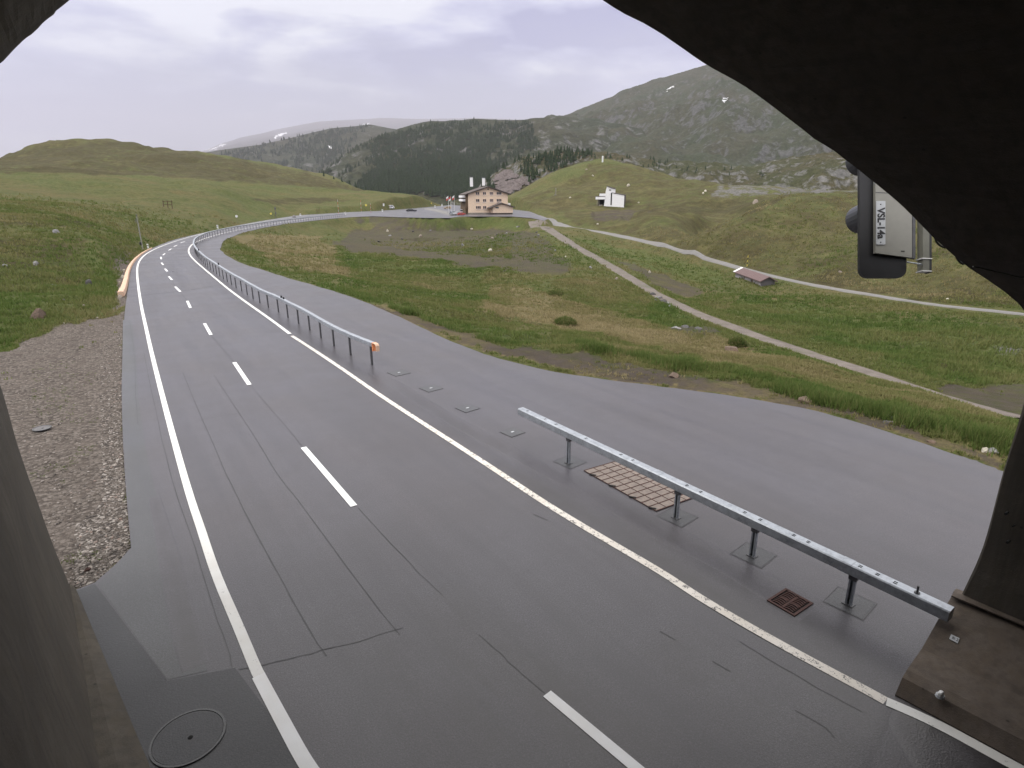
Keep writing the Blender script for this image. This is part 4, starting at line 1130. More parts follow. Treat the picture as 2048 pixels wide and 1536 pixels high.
for su, sv in [(1055, 822), (1090, 836), (1112, 846), (1172, 873), (1242, 903), (1266, 914), (1374, 963), (1403, 975), (1490, 1016), (1522, 1030), (1588, 1061), (1618, 1076), (1722, 1126), (1757, 1142), (1792, 1158)]:
    s = top_hit(su, sv)
    mb = MB()
    for o in (-.022, .022):
        q = dirn[:2] * s + lat * o; mb.box((q[0], q[1], beam_base(s) + .186), (.055, .016, .008), math.atan2(dirn[1], dirn[0]))
    mb.build('slot', M['hole'], near)['kind'] = 'stuff'
s = top_hit(1838, 1172)
MB().tube((*(dirn[:2] * s), beam_base(s) + .17), (*(dirn[:2] * s + lat * .01), beam_base(s) + .31), .016, 8).tube((*(dirn[:2] * s), beam_base(s) + .18), (*(dirn[:2] * s), beam_base(s) + .20), .04, 10).build('pin', M['steel_dark'], near)
pa = math.atan2(dirn[1], dirn[0]) 
for b, h in zip(nb, nh):
    mb = rail_post(MB(), h + .01, .95)
    o = mb.build('post', M['galv'], near); o.location = Vector((b - x0).tolist()); o.rotation_euler = (0, 0, pa)
    q = MB().box((0, 0, .008), (.17, .13, .016)).build('base_plate', M['steel_dark'], o)
    q = MB().box((0, 0, h - .05), (.125, .085, .09)).build('bracket', M['steel_dark'], o)
# far rail: follows the bend to the pass
FB = [(747, 731), (705, 712), (668, 692), (637, 672), (608, 653), (584, 640), (562, 627), (544, 618), (528, 611), (514, 602), (501, 594), (489, 585.5), (478, 579), (467, 572), (443, 555), (427, 543), (416, 535),
      (407, 526.5), (397, 516), (391, 506.5), (389.5, 498), (393, 490), (402, 483.5), (420, 475.5), (450, 467.5), (480, 461.3), (520, 454.5), (560, 448.6), (600, 443.4), (640, 438.6), (690, 432.8)]
fl = smooth_line(catmull([G(*p) for p in FB], 12), 8)
cum = np.concatenate([[0], np.cumsum([np.linalg.norm(fl[i + 1] - fl[i]) for i in range(len(fl) - 1)])])
FLX = [np.interp(s, cum, [p[0] for p in fl]) for s in (0,)]
def fpt(s): return np.array([np.interp(s, cum, [p[0] for p in fl]), np.interp(s, cum, [p[1] for p in fl]), 0.0])
f0 = fpt(0)
farr = thing('guard_rail', f0, 'long galvanised guardrail curving away round the bend, with an orange near end', 'guardrail')
HB = h_over(f0, (747, 692))
S = np.concatenate([[-.15], np.arange(.6, cum[-1], 1.2)])
def fext(s):
    if s < 0: d = fpt(.5) - f0; return f0 + d / np.linalg.norm(d) * s
    return fpt(s)
MB().sweep([fext(s) - f0 + [0, 0, HB] for s in S], beam_prof(.18, .18)).build('beam', M['galv'], farr)
pm = rail_post(MB(), HB + .01, .95); pm_o = None
ns = 0; s = .12; step = (cum[-1] - .3) / 97.0
while s < cum[-1] and ns < 98:
    p = fpt(s); d = fpt(min(s + .5, cum[-1])) - fpt(max(s - .5, 0))
    if pm_o is None: o = pm_o = pm.build('post', M['steel_dark'], farr)
    else: o = pm_o.copy(); COL.objects.link(o); o.parent = farr
    o.location = Vector((p - f0).tolist()); o.rotation_euler = (0, 0, math.atan2(d[1], d[0]))
    ns += 1; s += min(step, 2.05 + .012 * s) if s < 40 else step
# orange end: wrap plate on the beam and a turned-down nose
d = fpt(.6) - f0; d /= np.linalg.norm(d); lt_ = np.array([d[1], -d[0], 0]); bk = -d
def ep(a, l, z): return tuple(bk * a + lt_ * l + np.array([0, 0, z]))
mb = MB()
mb.extrude([ep(.16, -.085, HB - .16), ep(.16, .085, HB - .16), ep(.16, .085, HB + .182), ep(.16, -.085, HB + .182)], None, tuple(bk * .05))
mb.build('end_plate', M['orange'], farr)
nose = [(.21, .15), (.36, .15), (.44, .13), (.485, .08), (.49, 0.0), (.49, -.10), (.47, -.10), (.465, 0), (.45, .07), (.42, .11), (.36, .13), (.21, .13)]
mb = MB(); mb.extrude([ep(a, -.075, HB + z * 1.2) for a, z in nose], None, tuple(lt_ * .15)); mb.build('end_nose', M['orangepale'], farr)
# small black reflectors clipped on the rail
for u, v, hh in [(563, 598, .16), (569, 601, .14), (438, 532, .22), (398, 509, .22)]:
    best = min(np.arange(0, 90, .25), key=lambda s: abs(project(*(fpt(s) + [0, 0, HB]))[0] - u))
    p = fpt(best) - f0
    MB().bbox((p[0], p[1], HB + .15 + hh / 2), (.09, .06, hh), .012).build('reflector', M['black'], farr)
# ------------------------------------------------------------------ hotel on the pass
hb = G(976, 428.0); HD = float((MCAM.T @ (hb - [0, 0, CAMH]))[1]); SC = HD / FPX     # metres per pixel
yaw_v = math.atan2(hb[0], hb[1])
hot = thing('hotel', hb, 'salmon coloured four storey hotel with brown gabled roof on the pass', 'hotel', None, -yaw_v + math.radians(9))
X = lambda u: (u - 976) * SC * 1.01
Zp = lambda v: (428.0 - v) * SC
DEP = 18.0
xl, xr, ze, za = X(937.4), X(1016), Zp(390), Zp(377.5)
mb = MB(); front = [(xl, 0, .5), (xr, 0, .5), (xr, 0, ze), (0 + X(977), 0, za), (xl, 0, ze)]
wl_ = mb.extrude(front, None, (0, DEP, 0)).build('wall', M['salmon'], hot)
MB().box(((xl + xr) / 2, DEP / 2, .25), (xr - xl + .12, DEP + .12, .5)).build('plinth', M['concrete_pale'], hot)
ov = 1.1; xa = X(977)
sl = (za - ze) / (xa - xl)
rp = [(xl - ov, ze - sl * ov + .08), (xa, za + .10), (xr + ov, ze - (za - ze) / (xr - xa) * ov + .08), (xr + ov, ze - (za - ze) / (xr - xa) * ov + .38), (xa, za + .42), (xl - ov, ze - sl * ov + .38)]
rf = MB().extrude([(a, -.9, b) for a, b in rp], None, (0, DEP + 1.6, 0)).build('roof', M['rooftile'], hot)
MB().extrude([(a * 1.002, -.98, b) for a, b in rp], None, (0, .075, 0)).build('verge_board', M['roofdark'], rf)
for u0, v0, v1, yb in ((952.5, 359.5, 374, 9.5), (979.5, 360, 372, 13.5)):
    x = X(u0) * (1 + yb / HD)
    ch = MB().bbox((x, yb, (Zp(v0) + Zp(v1)) / 2 + .1), (1.0, 1.0, Zp(v0) - Zp(v1) + .6), .04).build('chimney', M['white'], rf)
    MB().box((x, yb, Zp(v0) + .45), (1.2, 1.2, .12)).box((x, yb, Zp(v0) + .75), (1.2, 1.2, .1)).box((x, yb, Zp(v0) + .6), (.9, .9, .2)).build('chimney_cap', M['steel_dark'], ch)
def window(u, v, w, h, n=2):
    fr = MB()
    fr.box((X(u), -.03, Zp(v)), (w, .08, .1)) if False else None
    W2, H2 = w / 2, h / 2; x, z = X(u), Zp(v)
    for dx in (-W2, W2): fr.box((x + dx, -.02, z), (.09, .10, h + .09))
    for dz in (-H2, H2): fr.box((x, -.024, z + dz), (w + .08, .10, .09))
    for k in range(1, n): fr.box((x - W2 + k * w / n, -.02, z), (.09, .10, h))
    f = fr.build('window', M['salmon_pale'], hot)
    MB().box((x, -.012, z), (w, .03, h)).build('pane', M['glass'], f)
    MB().box((x, -.09, z - H2 - .1), (w + .3, .22, .08)).build('sill', M['white'], f)
for v in (388.6, 402.0):
    for u, w, n in ((956, 1.15, 2), (969.5, 1.05, 2), (983.5, 1.15, 3), (998.6, 1.6, 3)): window(u, v, w * 1.12, 1.02, n)
for u, w, n in ((957, 1.6, 3), (969.5, 1.05, 2)): window(u, 415.3, w * 1.12, 1.02, n)
MB().tube((X(977), -.03, Zp(380.8)), (X(977), .02, Zp(380.8)), .25, 12).build('vent', M['hole'], hot)
# side towards the road: dark timber with white balcony fronts
MB().box((xl - .35, 9.2, Zp(404)), (.7, 17.2, 5.2)).build('side_cladding', M['brownwood'], hot)
MB().box((xl - .45, 9.4, 1.25), (.9, 16.0, 2.5)).build('side_porch', M['brownwood'], hot)
for z in (Zp(396.5), Zp(403.5)):
    bl = MB().box((xl - 1.2, 8.5, z), (1.0, 11.5, .12)).build('balcony', M['white'], hot)
    MB().box((xl - 1.72, 8.5, z + .38), (.08, 11.5, .75)).box((xl - 1.2, 2.75, z + .38), (1.0, .08, .75)).build('balcony_front', M['white'], bl)
# gabled annex in front
ax0, ax1, ay0, ay1 = X(981), X(1021), -5.0, 0
aze, aza, axm = Zp(414.8), Zp(408), X(998)
aw = MB().extrude([(ax0, ay0, .45), (ax1, ay0, .45), (ax1, ay0, aze), (axm, ay0, aza), (ax0, ay0, aze)], None, (0, -ay0 - .02, 0)).build('annex', M['salmon'], hot)
MB().box(((ax0 + ax1) / 2, -2.5, .22), (ax1 - ax0 - .3, 4.8, .46)).build('annex_base', M['roofdark'], aw)
s1 = (aza - aze) / (axm - ax0); s2 = (aza - aze) / (ax1 - axm)
ap = [(ax0 - 1.3, aze - s1 * 1.3 + .05), (axm, aza + .06), (ax1 + .7, aze - s2 * .7 + .05), (ax1 + .7, aze - s2 * .7 + .3), (axm, aza + .33), (ax0 - 1.3, aze - s1 * 1.3 + .3)]
MB().extrude([(a, ay0 - .7, b) for a, b in ap], None, (0, -ay0 + .66, 0)).build('annex_roof', M['rooftile'], aw)
MB().extrude([(a, ay0 - .76, b) for a, b in ap], None, (0, .055, 0)).build('verge_board', M['roofdark'], aw)
MB().box((X(990), ay0 - .03, Zp(415.3)), (1.15, .06, .5)).build('annex_sign', M['steel_dark'], aw)
MB().box((X(1018), ay0 + .6, .2), (.16, .16, .5)).build('annex_post', M['white'], aw)
MB().box((xr + .6, 3.0, Zp(410)), (1.2, 4.0, .9)).build('side_balcony', M['white'], hot)
# ------------------------------------------------------------------ white chapel on the hillside
cb = hit(1222, 413.2, 120, 340); CS = mpp(cb); cy = math.atan2(cb[0], cb[1])
chp = thing('chapel', cb, 'modern white chapel with slanted tower standing alone on the grassy hillside', 'chapel', None, -cy - math.radians(4))
cx = lambda u: (u - 1222) * CS
cz = lambda v: (413.2 - v) * CS
MB().extrude([(cx(1223.4), 0, -1.2), (cx(1247.3), 0, -1.2), (cx(1247.3), 0, cz(391.8)), (cx(1223.4), 0, cz(387.2))], None, (0, 9, 0)).build('nave', M['white'], chp)
MB().extrude([(cx(1223.0), -.15, cz(387.2)), (cx(1248.0), -.15, cz(391.9)), (cx(1248.0), -.15, cz(390.9)), (cx(1223.0), -.15, cz(386.2))], None, (0, 9.4, 0)).build('roof', M['roofdark'], chp)
MB().box((cx(1247.7), 4.5, cz(402)), (.2, 9, cz(392) - cz(413.6))).build('corner_trim', M['roofdark'], chp)
MB().extrude([(cx(1206.5), .2, -1.2), (cx(1223.3), .2, -1.2), (cx(1223.3), .2, cz(387)), (cx(1228), .2, cz(387)), (cx(1228), .2, cz(379.6)), (cx(1214.2), .2, cz(374.7)), (cx(1212.3), .2, cz(374.7)), (cx(1210.2), .2, cz(384.5)), (cx(1209.8), .2, cz(396))], None, (0, 4.2, 0)).build('tower', M['white'], chp)
MB().box((cx(1221.9), .16, cz(398.5)), (CS * 2.3, .1, CS * 23.5)).build('window', M['hole'], chp)
MB().box((cx(1218.8), .16, cz(381.6)), (CS * 4.0, .1, CS * 1.6)).build('belfry_opening', M['hole'], chp)
MB().extrude([(cx(1211.8), -.1, cz(374.7)), (cx(1229), -.1, cz(379.9)), (cx(1229), -.1, cz(378.8)), (cx(1211.8), -.1, cz(373.5))], None, (0, 4.6, 0)).build('tower_roof', M['roofdark'], chp)
MB().box(((cx(1198) + cx(1210)) / 2, 2.2, cz(391)), (cx(1210) - cx(1198), 3.6, CS * 5.4)).build('gallery_wing', M['white'], chp)
MB().box(((cx(1190.8) + cx(1209.5)) / 2, 1.6, cz(396.8)), (cx(1209.5) - cx(1190.8), 3.2, CS * 5.2)).build('canopy', M['white'], chp)
MB().box(((cx(1190.5) + cx(1209)) / 2, 1.7, cz(393.7)), (cx(1209) - cx(1190.5) + .2, 3.5, .2)).build('canopy_roof', M['roofdark'], chp)
MB().box(((cx(1195) + cx(1208)) / 2, 2.6, cz(405)), (cx(1208) - cx(1195), 1.6, CS * 12)).build('porch_recess', M['hole'], chp)
for u in (1194, 1197.5): MB().box((cx(u), .5, cz(406)), (CS * .8, .3, CS * 16)).build('porch_post', M['concrete_pale'], chp)
mb = MB()
for k in range(5): mb.box((cx(1201), -.2 + .35 * k, cz(413.5) + .16 * k), (CS * 7, .36, .18 + .02 * k))
mb.build('steps', M['concrete_pale'], chp)
# ------------------------------------------------------------------ shed by the lane
sa, sb = hit(1521, 573.4, 30, 200), hit(1470.5, 554, 30, 200)
ln = np.linalg.norm((sb - sa)[:2]); dl = (sb - sa) / ln; sang = math.atan2(dl[1], dl[0])
SS = mpp(sa); wd = 27 * SS
shd = thing('shed', sa, 'low grey plank shed with red brown roof below the pale lane', 'shed', None, sang)
sidew = -1.0
slp = (sb - sa)[2] / ln
hgt, rid = 11.5 * SS, 18.5 * SS
def shear(x): return slp * x
mb = MB()
V = []
for x in (0, ln):
    z = shear(x)
    for y, h in ((0, -.8), (0, hgt), (sidew * wd / 2, rid), (sidew * wd, hgt), (sidew * wd, -.8)): V.append((x, y, z + h))
mb.add(V, [(0, 1, 2, 3, 4), (9, 8, 7, 6, 5)] + [(k, k + 5, (k + 1) % 5 + 5, (k + 1) % 5) for k in range(5)]).build('wall', M['shedwall'], shd)
V = []
for x in (-.35, ln + .3):
    z = shear(x)
    for y, h in ((.25 * -sidew, hgt - .12), (sidew * wd / 2, rid + .03), (sidew * (wd + .25), hgt - .12), (sidew * (wd + .25), hgt), (sidew * wd / 2, rid + .15), (.25 * -sidew, hgt)): V.append((x, y, z + h))
rf = MB().add(V, [(0, 1, 2, 3, 4, 5), (11, 10, 9, 8, 7, 6)] + [(k, k + 6, (k + 1) % 6 + 6, (k + 1) % 6) for k in range(6)]).build('roof', M['shedroof'], shd)
V = []
for x in (ln - .35, ln + .36):
    z = shear(x)
    for y, h in ((.28 * -sidew, hgt + .005), (sidew * wd / 2, rid + .16), (sidew * wd / 2, rid + .19), (.28 * -sidew, hgt + .03)): V.append((x, y, z + h))
MB().add(V, [(0, 1, 2, 3), (7, 6, 5, 4)] + [(k, k + 4, (k + 1) % 4 + 4, (k + 1) % 4) for k in range(4)]).build('roof_flashing', M['whitemetal'], rf)
for q in (.30, .62):
    MB().box((ln * q, -.03 * sidew, shear(ln * q) + hgt * .45), (.12, .06, hgt * .95)).build('wall_post', M['brownwood'], shd)
MB().box((ln * .34, -.02 * sidew, shear(ln * .34) + hgt * .38), (.5, .08, hgt * .6)).build('door', M['roofdark'], shd)
# ------------------------------------------------------------------ vehicles
def car(name, loc, rz, L, Wd, Ht, mat, label, kind='car', cat='car', group='vehicles parked on the pass'):
    t = thing(name, loc, label, cat, group, rz)
    h1, h2 = Ht * .20, Ht * .58
    if kind == 'van':
        pr = [(-.5, .18), (-.5, .55), (-.47, .97), (-.40, 1.0), (.26, 1.0), (.38, .62), (.5, .52), (.5, .18)]
    elif kind == 'suv':
        pr = [(-.5, .2), (-.5, .62), (-.44, .95), (-.36, 1.0), (.1, 1.0), (.26, .66), (.47, .58), (.5, .45), (.5, .2)]
    else:
        pr = [(-.5, .2), (-.5, .55), (-.40, .64), (-.27, .97), (-.2, 1.0), (.05, 1.0), (.22, .66), (.46, .56), (.5, .42), (.5, .2)]
    P = [(a * L, -Wd / 2, b * Ht) for a, b in pr]
    n_ = len(P); V = []; F = []
    for y, k in ((-Wd / 2 + .1, .96), (-Wd / 2, 1.0), (Wd / 2, 1.0), (Wd / 2 - .1, .96)):
        pass
    inset = [0.0 if b < .66 else (b - .62) * .42 * Ht for a, b in pr]
    for sgn in (-1, 1):
        for (a, b), i in zip(pr, inset): V.append((a * L, sgn * (Wd / 2 - i), b * Ht))
    F = [(i, (i + 1) % n_, n_ + (i + 1) % n_, n_ + i) for i in range(n_)] + [tuple(range(n_ - 1, -1, -1)), tuple(range(n_, 2 * n_))]
    MB().add(V, F).build('body', mat, t)
    x0_, x1_ = (-.42, .30) if kind == 'van' else ((-.40, .18) if kind == 'suv' else (-.32, .14))
    zt, zb = (.90, .62)
    for sgn in (-1, 1):
        i0, i1 = (zb - .62) * .42 * Ht, (zt - .62) * .42 * Ht
        q = [(x0_ * L, zb), (x1_ * L, zb), ((x1_ - .09) * L, zt), ((x0_ + .06) * L, zt)]
        MB().extrude([(a, sgn * (Wd / 2 - (b - .62) * .42 * Ht + .004), b * Ht) for a, b in q], None, (0, sgn * .012, 0)).build('side_window', M['glass'], t)
    xa_, xb_ = {'van': (.265, .375), 'suv': (.11, .25), 'car': (.06, .21)}[kind]
    zA, zB = .96, (.64 if kind == 'van' else .68)
    MB().extrude([(xa_ * L + .02, -Wd * .38, zA * Ht), (xa_ * L + .02, Wd * .38, zA * Ht), (xb_ * L + .02, Wd * .42, zB * Ht), (xb_ * L + .02, -Wd * .42, zB * Ht)], None, (.03, 0, .012)).build('windscreen', M['glass'], t)
    xr_ = {'van': -.498, 'suv': -.475, 'car': -.36}[kind]
    MB().box((xr_ * L - .02, 0, .76 * Ht), (.06, Wd * .7, Ht * .22)).build('rear_window', M['glass'], t)
    for a in (-.31, .31):
        for sgn in (-1, 1):
            w = MB().tube((a * L, sgn * (Wd / 2 - .16), Ht * .2), (a * L, sgn * (Wd / 2 + .012), Ht * .2), Ht * .205, 18).build('wheel', M['rubber'], t)
            MB().tube((a * L, sgn * (Wd / 2 - .02), Ht * .2), (a * L, sgn * (Wd / 2 + .02), Ht * .2), Ht * .12, 14).build('rim', M['galv'], w)
    for sgn in (-1, 1):
        MB().bbox((.495 * L, sgn * Wd * .36, .45 * Ht), (.05, .28, .12), .01).build('headlight', M['plate'], t)
        MB().bbox((-.497 * L, sgn * Wd * .40, .48 * Ht), (.04, .16, .18), .01).build('tail_light', M['redpaint'], t)
    return t
view = lambda p: -math.atan2(p[0], p[1])        # heading that faces away from the camera
p = G(823, 423.6); car('parked_car', p, view(p) + math.radians(4), 21 * mpp(p), 1.5, 1.25, M['carblack'], 'black car driving on the open road left of the hotel')
p = hit(782, 418, 150, 330); car('delivery_van', p, view(p) + math.radians(52), 13.5 * mpp(p), 1.7, 1.75, M['carwhite'], 'white van parked in the grass beyond the road', 'van', 'van')
p = G(906, 430.3); car('parked_car', p, view(p) + math.radians(-62), 3.1, 1.45, 1.35, M['carsilver'], 'silver car leftmost of the three beside the hotel corner', 'car')
p = G(923, 426.8); car('parked_car', p, view(p) + math.radians(186), 3.6, 1.5, 1.45, M['carwhite'], 'white car parked between the hotel wall and the red car', 'suv')
p = G(923, 430.4); car('parked_car', p, view(p) + math.radians(8), 2.7, 1.35, .95, M['carred'], 'low red car in front of the white car by the hotel', 'car')
p = G(895, 418.2, 0); car('parked_car', p, view(p) + math.radians(175), 3.6, 1.5, 1.35, M['cartan'], 'tan car parked on the road edge under the flags', 'suv')
# ------------------------------------------------------------------ flags
for i, (u, vb, vt, mats, lab) in enumerate([(897, 409, 391.5, ('whitemetal', 'redpaint'), 'leftmost flag, white over red, left of the hotel'), (902, 409, 392.5, ('redpaint', 'whitemetal'), 'middle flag, red with white half, left of the hotel'), (909, 409, 390.5, ('whitemetal', 'redpaint'), 'rightmost flag next to the hotel, red and white')]):
    p = at_range(u, vb, 226); z0 = float(H(p[:1], p[1:2])[0]); p[2] = z0; s_ = mpp(p)
    tp = at_range(u, vt, 226)[2] - z0
    t = thing('flag', p, lab, 'flag', 'flags beside the hotel', view(p))
    MB().tube((0, 0, 0), (0, 0, tp), .05, 8, .035).build('flagpole', M['whitemetal'], t)
    for k, m_ in enumerate(mats):
        V = []; F = []
        for j in range(7):
            x = -.06 - j * .11 - k * .0; zt = tp - .1 - .6 * k - .08 * j
            y = .12 * math.sin(j * 1.3 + i)
            V += [(x, y, zt), (x, y, zt - .6)]
        for j in range(6): F.append((2 * j, 2 * j + 1, 2 * j + 3, 2 * j + 2))
        n_ = len(V); V += [(a, b + .02, c) for a, b, c in V]
        F += [tuple(n_ + q for q in reversed(f)) for f in F]
        MB().add(V, F).build('cloth', M[m_], t)
# ------------------------------------------------------------------ poles, signs, markers
def pole_thing(name, u, vb, vt, lab, cat, group=None, rmax=420, rmin=8, mode='plain', r=.04, base=None):
    p = hit(u, vb, rmin, rmax) if base is None else base
    s_ = mpp(p); h = (vb - vt) * s_ * 1.02
    t = thing(name, p, lab, cat, group, view(p))
    return t, p, s_, h
def snow_pole(u, vb, vt, ca, cb_, lab):
    t, p, s_, h = pole_thing('snow_pole', u, vb, vt, lab, 'snow pole', 'banded snow poles')
    r = max(.035, s_ * .26); nbd = 6
    for k in range(nbd):
        MB().tube((0, 0, h * k / nbd - (.3 if k == 0 else 0)), (0, 0, h * (k + 1) / nbd), r, 8).build('band', M[ca if k % 2 else cb_], t)
snow_pole(677.5, 429, 401, 'plate', 'redpaint', 'tallest banded snow pole, left of the others beyond the bend')
snow_pole(723, 426, 402, 'redpaint', 'plate', 'banded snow pole just left of the round yellow marker')
snow_pole(742, 426, 408, 'plate', 'redpaint', 'shorter banded snow pole just right of the round yellow marker')
snow_pole(1493.5, 537, 512, 'yellow', 'black', 'yellow and black snow pole behind the plank shed')
def mini_sign(u, vb, vt, lab, face='whitemetal', sz=.5, shape='disc', group='small roadside signs'):
    t, p, s_, h = pole_thing('road_sign', u, vb, vt, lab, 'sign', group)
    r = max(.03, s_ * .18)
    MB().tube((0, 0, -.3), (0, 0, h), r, 8).build('pole', M['steel_dark'], t)
    if shape == 'disc': MB().tube((0, -.05, h - sz / 2), (0, -.09, h - sz / 2), sz / 2, 18).build('sign_face', M[face], t)
    else: MB().bbox((0, -.07, h - sz / 2), (sz * .62, .05, sz), .02).build('sign_face', M[face], t)
mini_sign(475, 447, 431, 'small round white sign on a thin post, leftmost along the bend', 'whitemetal', .6)
mini_sign(543, 437, 426, 'small pale yellow disc sign left of the grey twin posts', 'yellow', .6)
mini_sign(733, 424, 409, 'pale yellow round marker between two banded snow poles', 'yellow', .9)
mini_sign(768, 421, 408, 'narrow white marker board left of the white van', 'whitemetal', 1.1, 'board')
mini_sign(863, 413, 406, 'tiny pale yellow marker on the grass right of the black car', 'yellow', .7)
def delineator(u, vb, vt, lab, w=1.0):
    t, p, s_, h = pole_thing('delineator', u, vb, vt, lab, 'marker post', 'white delineator posts along the road')
    ww = max(.12, 3.2 * s_ * w)
    MB().extrude([(-ww / 2, -ww * .35, -.2), (ww / 2, -ww * .35, -.2), (ww / 2, ww * .35, -.2), (-ww / 2, ww * .35, -.2)], None, (0, 0, h * .92 + .2)).build('post', M['whitemetal'], t)
    MB().box((0, -ww * .36, h * .72), (ww * .9, .02, h * .14)).build('reflector_band', M['black'], t)
    MB().bbox((0, 0, h * .96), (ww * 1.02, ww * .72, h * .09), .01).build('cap', M['whitemetal'], t)
delineator(296.5, 497, 488.5, 'white delineator post beside the tall mast, nearest the camera')
delineator(435.5, 457, 450.5, 'white delineator post on the outer edge of the bend under the round sign')
delineator(601, 433, 428, 'white delineator post right of the grey stone marker', .9)
delineator(691, 429.5, 424.5, 'white delineator post at the far end of the guardrail', .9)
delineator(765, 424, 419, 'white delineator post below the white marker board', .9)
delineator(870, 416, 411, 'white delineator post right of the black car on the far road', .8)
delineator(884, 413, 408.5, 'white delineator post just left of the tan car', .8)
# mast with arm at the bend
t, p, s_, h = pole_thing('mast', 286, 501, 434, 'tall thin grey mast at the outside of the bend', 'mast')
MB().tube((0, 0, -.3), (0, 0, h), .085, 12, .055).build('pole', M['greypaint'], t)
MB().box((0, 0, h), (.16, .5, .10)).tube((-.18, 0, h - .45), (-.18, 0, h - 1.0), .04, 8).box((-.09, 0, h - .7), (.18, .04, .04)).build('sensor_head', M['iron'], t)
MB().bbox((-.14, 0, h * .20), (.22, .22, .35), .02).build('cabinet', M['black'], t)
# meter posts
t, p, s_, h = pole_thing('meter_post', 552, 436, 415, 'grey weather post with small boxes beyond the bend', 'post')
MB().tube((0, 0, -.3), (0, 0, h), .09, 10, .07).build('pole', M['iron'], t)
MB().bbox((.05, -.05, h * .85), (.45, .35, .7), .04).build('sensor_box', M['iron'], t); MB().bbox((.1, -.12, h * .45), (.35, .3, .5), .04).build('control_box', M['steel_dark'], t)
t, p, s_, h = pole_thing('stake', 633.5, 427, 416, 'left stake of the leaning wooden pair above the bend', 'stake', 'leaning stakes above the bend')
MB().tube((0, 0, -.3), (.25, 0, h), .08, 8).tube((.25, 0, h), (.26, 0, h + .06), .06, 8).build('shaft', M['brownwood'], t)
t, p, s_, h = pole_thing('stake', 638, 427, 416, 'right stake of the leaning wooden pair above the bend', 'stake', 'leaning stakes above the bend')
MB().tube((0, 0, -.3), (.3, 0, h), .08, 8).tube((.3, 0, h), (.31, 0, h + .06), .06, 8).build('shaft', M['brownwood'], t)
t, p, s_, h = pole_thing('summit_marker', 1111.5, 390, 377, 'slim white marker post on the hillside left of the chapel', 'marker post')
MB().bbox((0, 0, h / 2 - .2), (.35, .3, h + .4), .04).build('post', M['concrete_pale'], t); MB().box((0, 0, -.05), (1.6, 1.2, .3)).build('base', M['stone_grey'], t)
sp_ = hit(1205, 324, 250, 420)
t, p, s_, h = pole_thing('summit_marker', 1205, 324, 313, 'white post on the very top of the rounded hill', 'marker post', base=sp_)
MB().bbox((0, 0, h / 2 - .3), (.8, .7, h + .6), .08).build('post', M['whitemetal'], t); MB().tube((0, 0, h), (0, 0, h + 1.3), .05, 6).build('rod', M['steel_dark'], t)
# old framework on the left slope
t, p, s_, h = pole_thing('hay_rack', 336, 416, 402, 'low grey wooden rack standing alone on the left slope', 'rack')
W3 = 15 * s_; mb = MB()
for x in (-.5, 0, .5): MB().tube((x * W3, 0, -.2), (x * W3 + .1, 0, h), .09, 6).build('upright', M['brownwood'], t)
for z in (.45, .9): MB().tube((-.55 * W3, 0, h * z), (.58 * W3, 0, h * z), .07, 6).build('rail', M['brownwood'], t)
# low salmon edge wall on the outside of the bend
W_PX = [(248, 592), (253, 580), (257, 562), (260, 545), (266, 530), (276, 517), (290, 505.5), (306, 496.5)]
wlp = smooth_line(catmull([G(*q) for q in W_PX], 6), 3)
lw = thing('edge_wall', wlp[0], 'low pale orange stone edge wall along the outside of the bend', 'wall')
n_ = len(wlp); V = []; F = []
for i, q in enumerate(wlp):
    d = wlp[min(i + 1, n_ - 1)] - wlp[max(i - 1, 0)]; d /= np.linalg.norm(d); l = np.array([-d[1], d[0], 0])
    tp = 1.0 - .7 * i / n_
    for a, z in ((.28, -.1), (.24, .30), (.05, .34), (-.10, .30), (-.14, .0)): V.append(tuple(q + l * (a * tp + .1) + [0, 0, z * tp] - wlp[0]))
for i in range(n_ - 1):
    for k in range(5): F.append((i * 5 + k, i * 5 + (k + 1) % 5, (i + 1) * 5 + (k + 1) % 5, (i + 1) * 5 + k))
F += [(4, 3, 2, 1, 0), tuple((n_ - 1) * 5 + k for k in range(5))]
MB().add(V, F).build('coping', M['orangepale'], lw)
# ------------------------------------------------------------------ boulders, each placed by hand
_ico = {}
def ico(sub):
    if sub not in _ico:
        bm = bmesh.new(); bmesh.ops.create_icosphere(bm, subdivisions=sub, radius=1.0)
        _ico[sub] = (np.array([v.co[:] for v in bm.verts]), [tuple(v.index for v in f.verts) for f in bm.faces]); bm.free()
    return _ico[sub]
def stone_mesh(w, d, h, seed, sub=3, flat=.45):
    V, F = ico(sub); V = V.copy()
    n1 = fbm(V[:, 0] * 1.1 + seed * 3.3, V[:, 1] * 1.1 + V[:, 2] * .9 + seed, 3, seed)
    n2 = fbm(V[:, 0] * 3 + V[:, 2] * 2 + seed, V[:, 1] * 3 - V[:, 2] + seed * 2, 3, seed + 3)
    V *= (1 + .30 * n1 + .12 * n2)[:, None]
    rg = np.random.default_rng(seed)
    for _ in range(9):        # chop a few flat faces
        nrm = rg.normal(size=3); nrm /= np.linalg.norm(nrm); lim = rg.uniform(.42, .78)
        dd = V @ nrm; V -= np.outer(np.maximum(dd - lim, 0) * .85, nrm)
    V[:, 2] = np.where(V[:, 2] < -flat, -flat + (V[:, 2] + flat) * .2, V[:, 2])
    V *= np.array([w / 2, d / 2, h / (1 + flat)])
    V[:, 2] += h * flat / (1 + flat) - h * .2
    return [tuple(v) for v in V], F
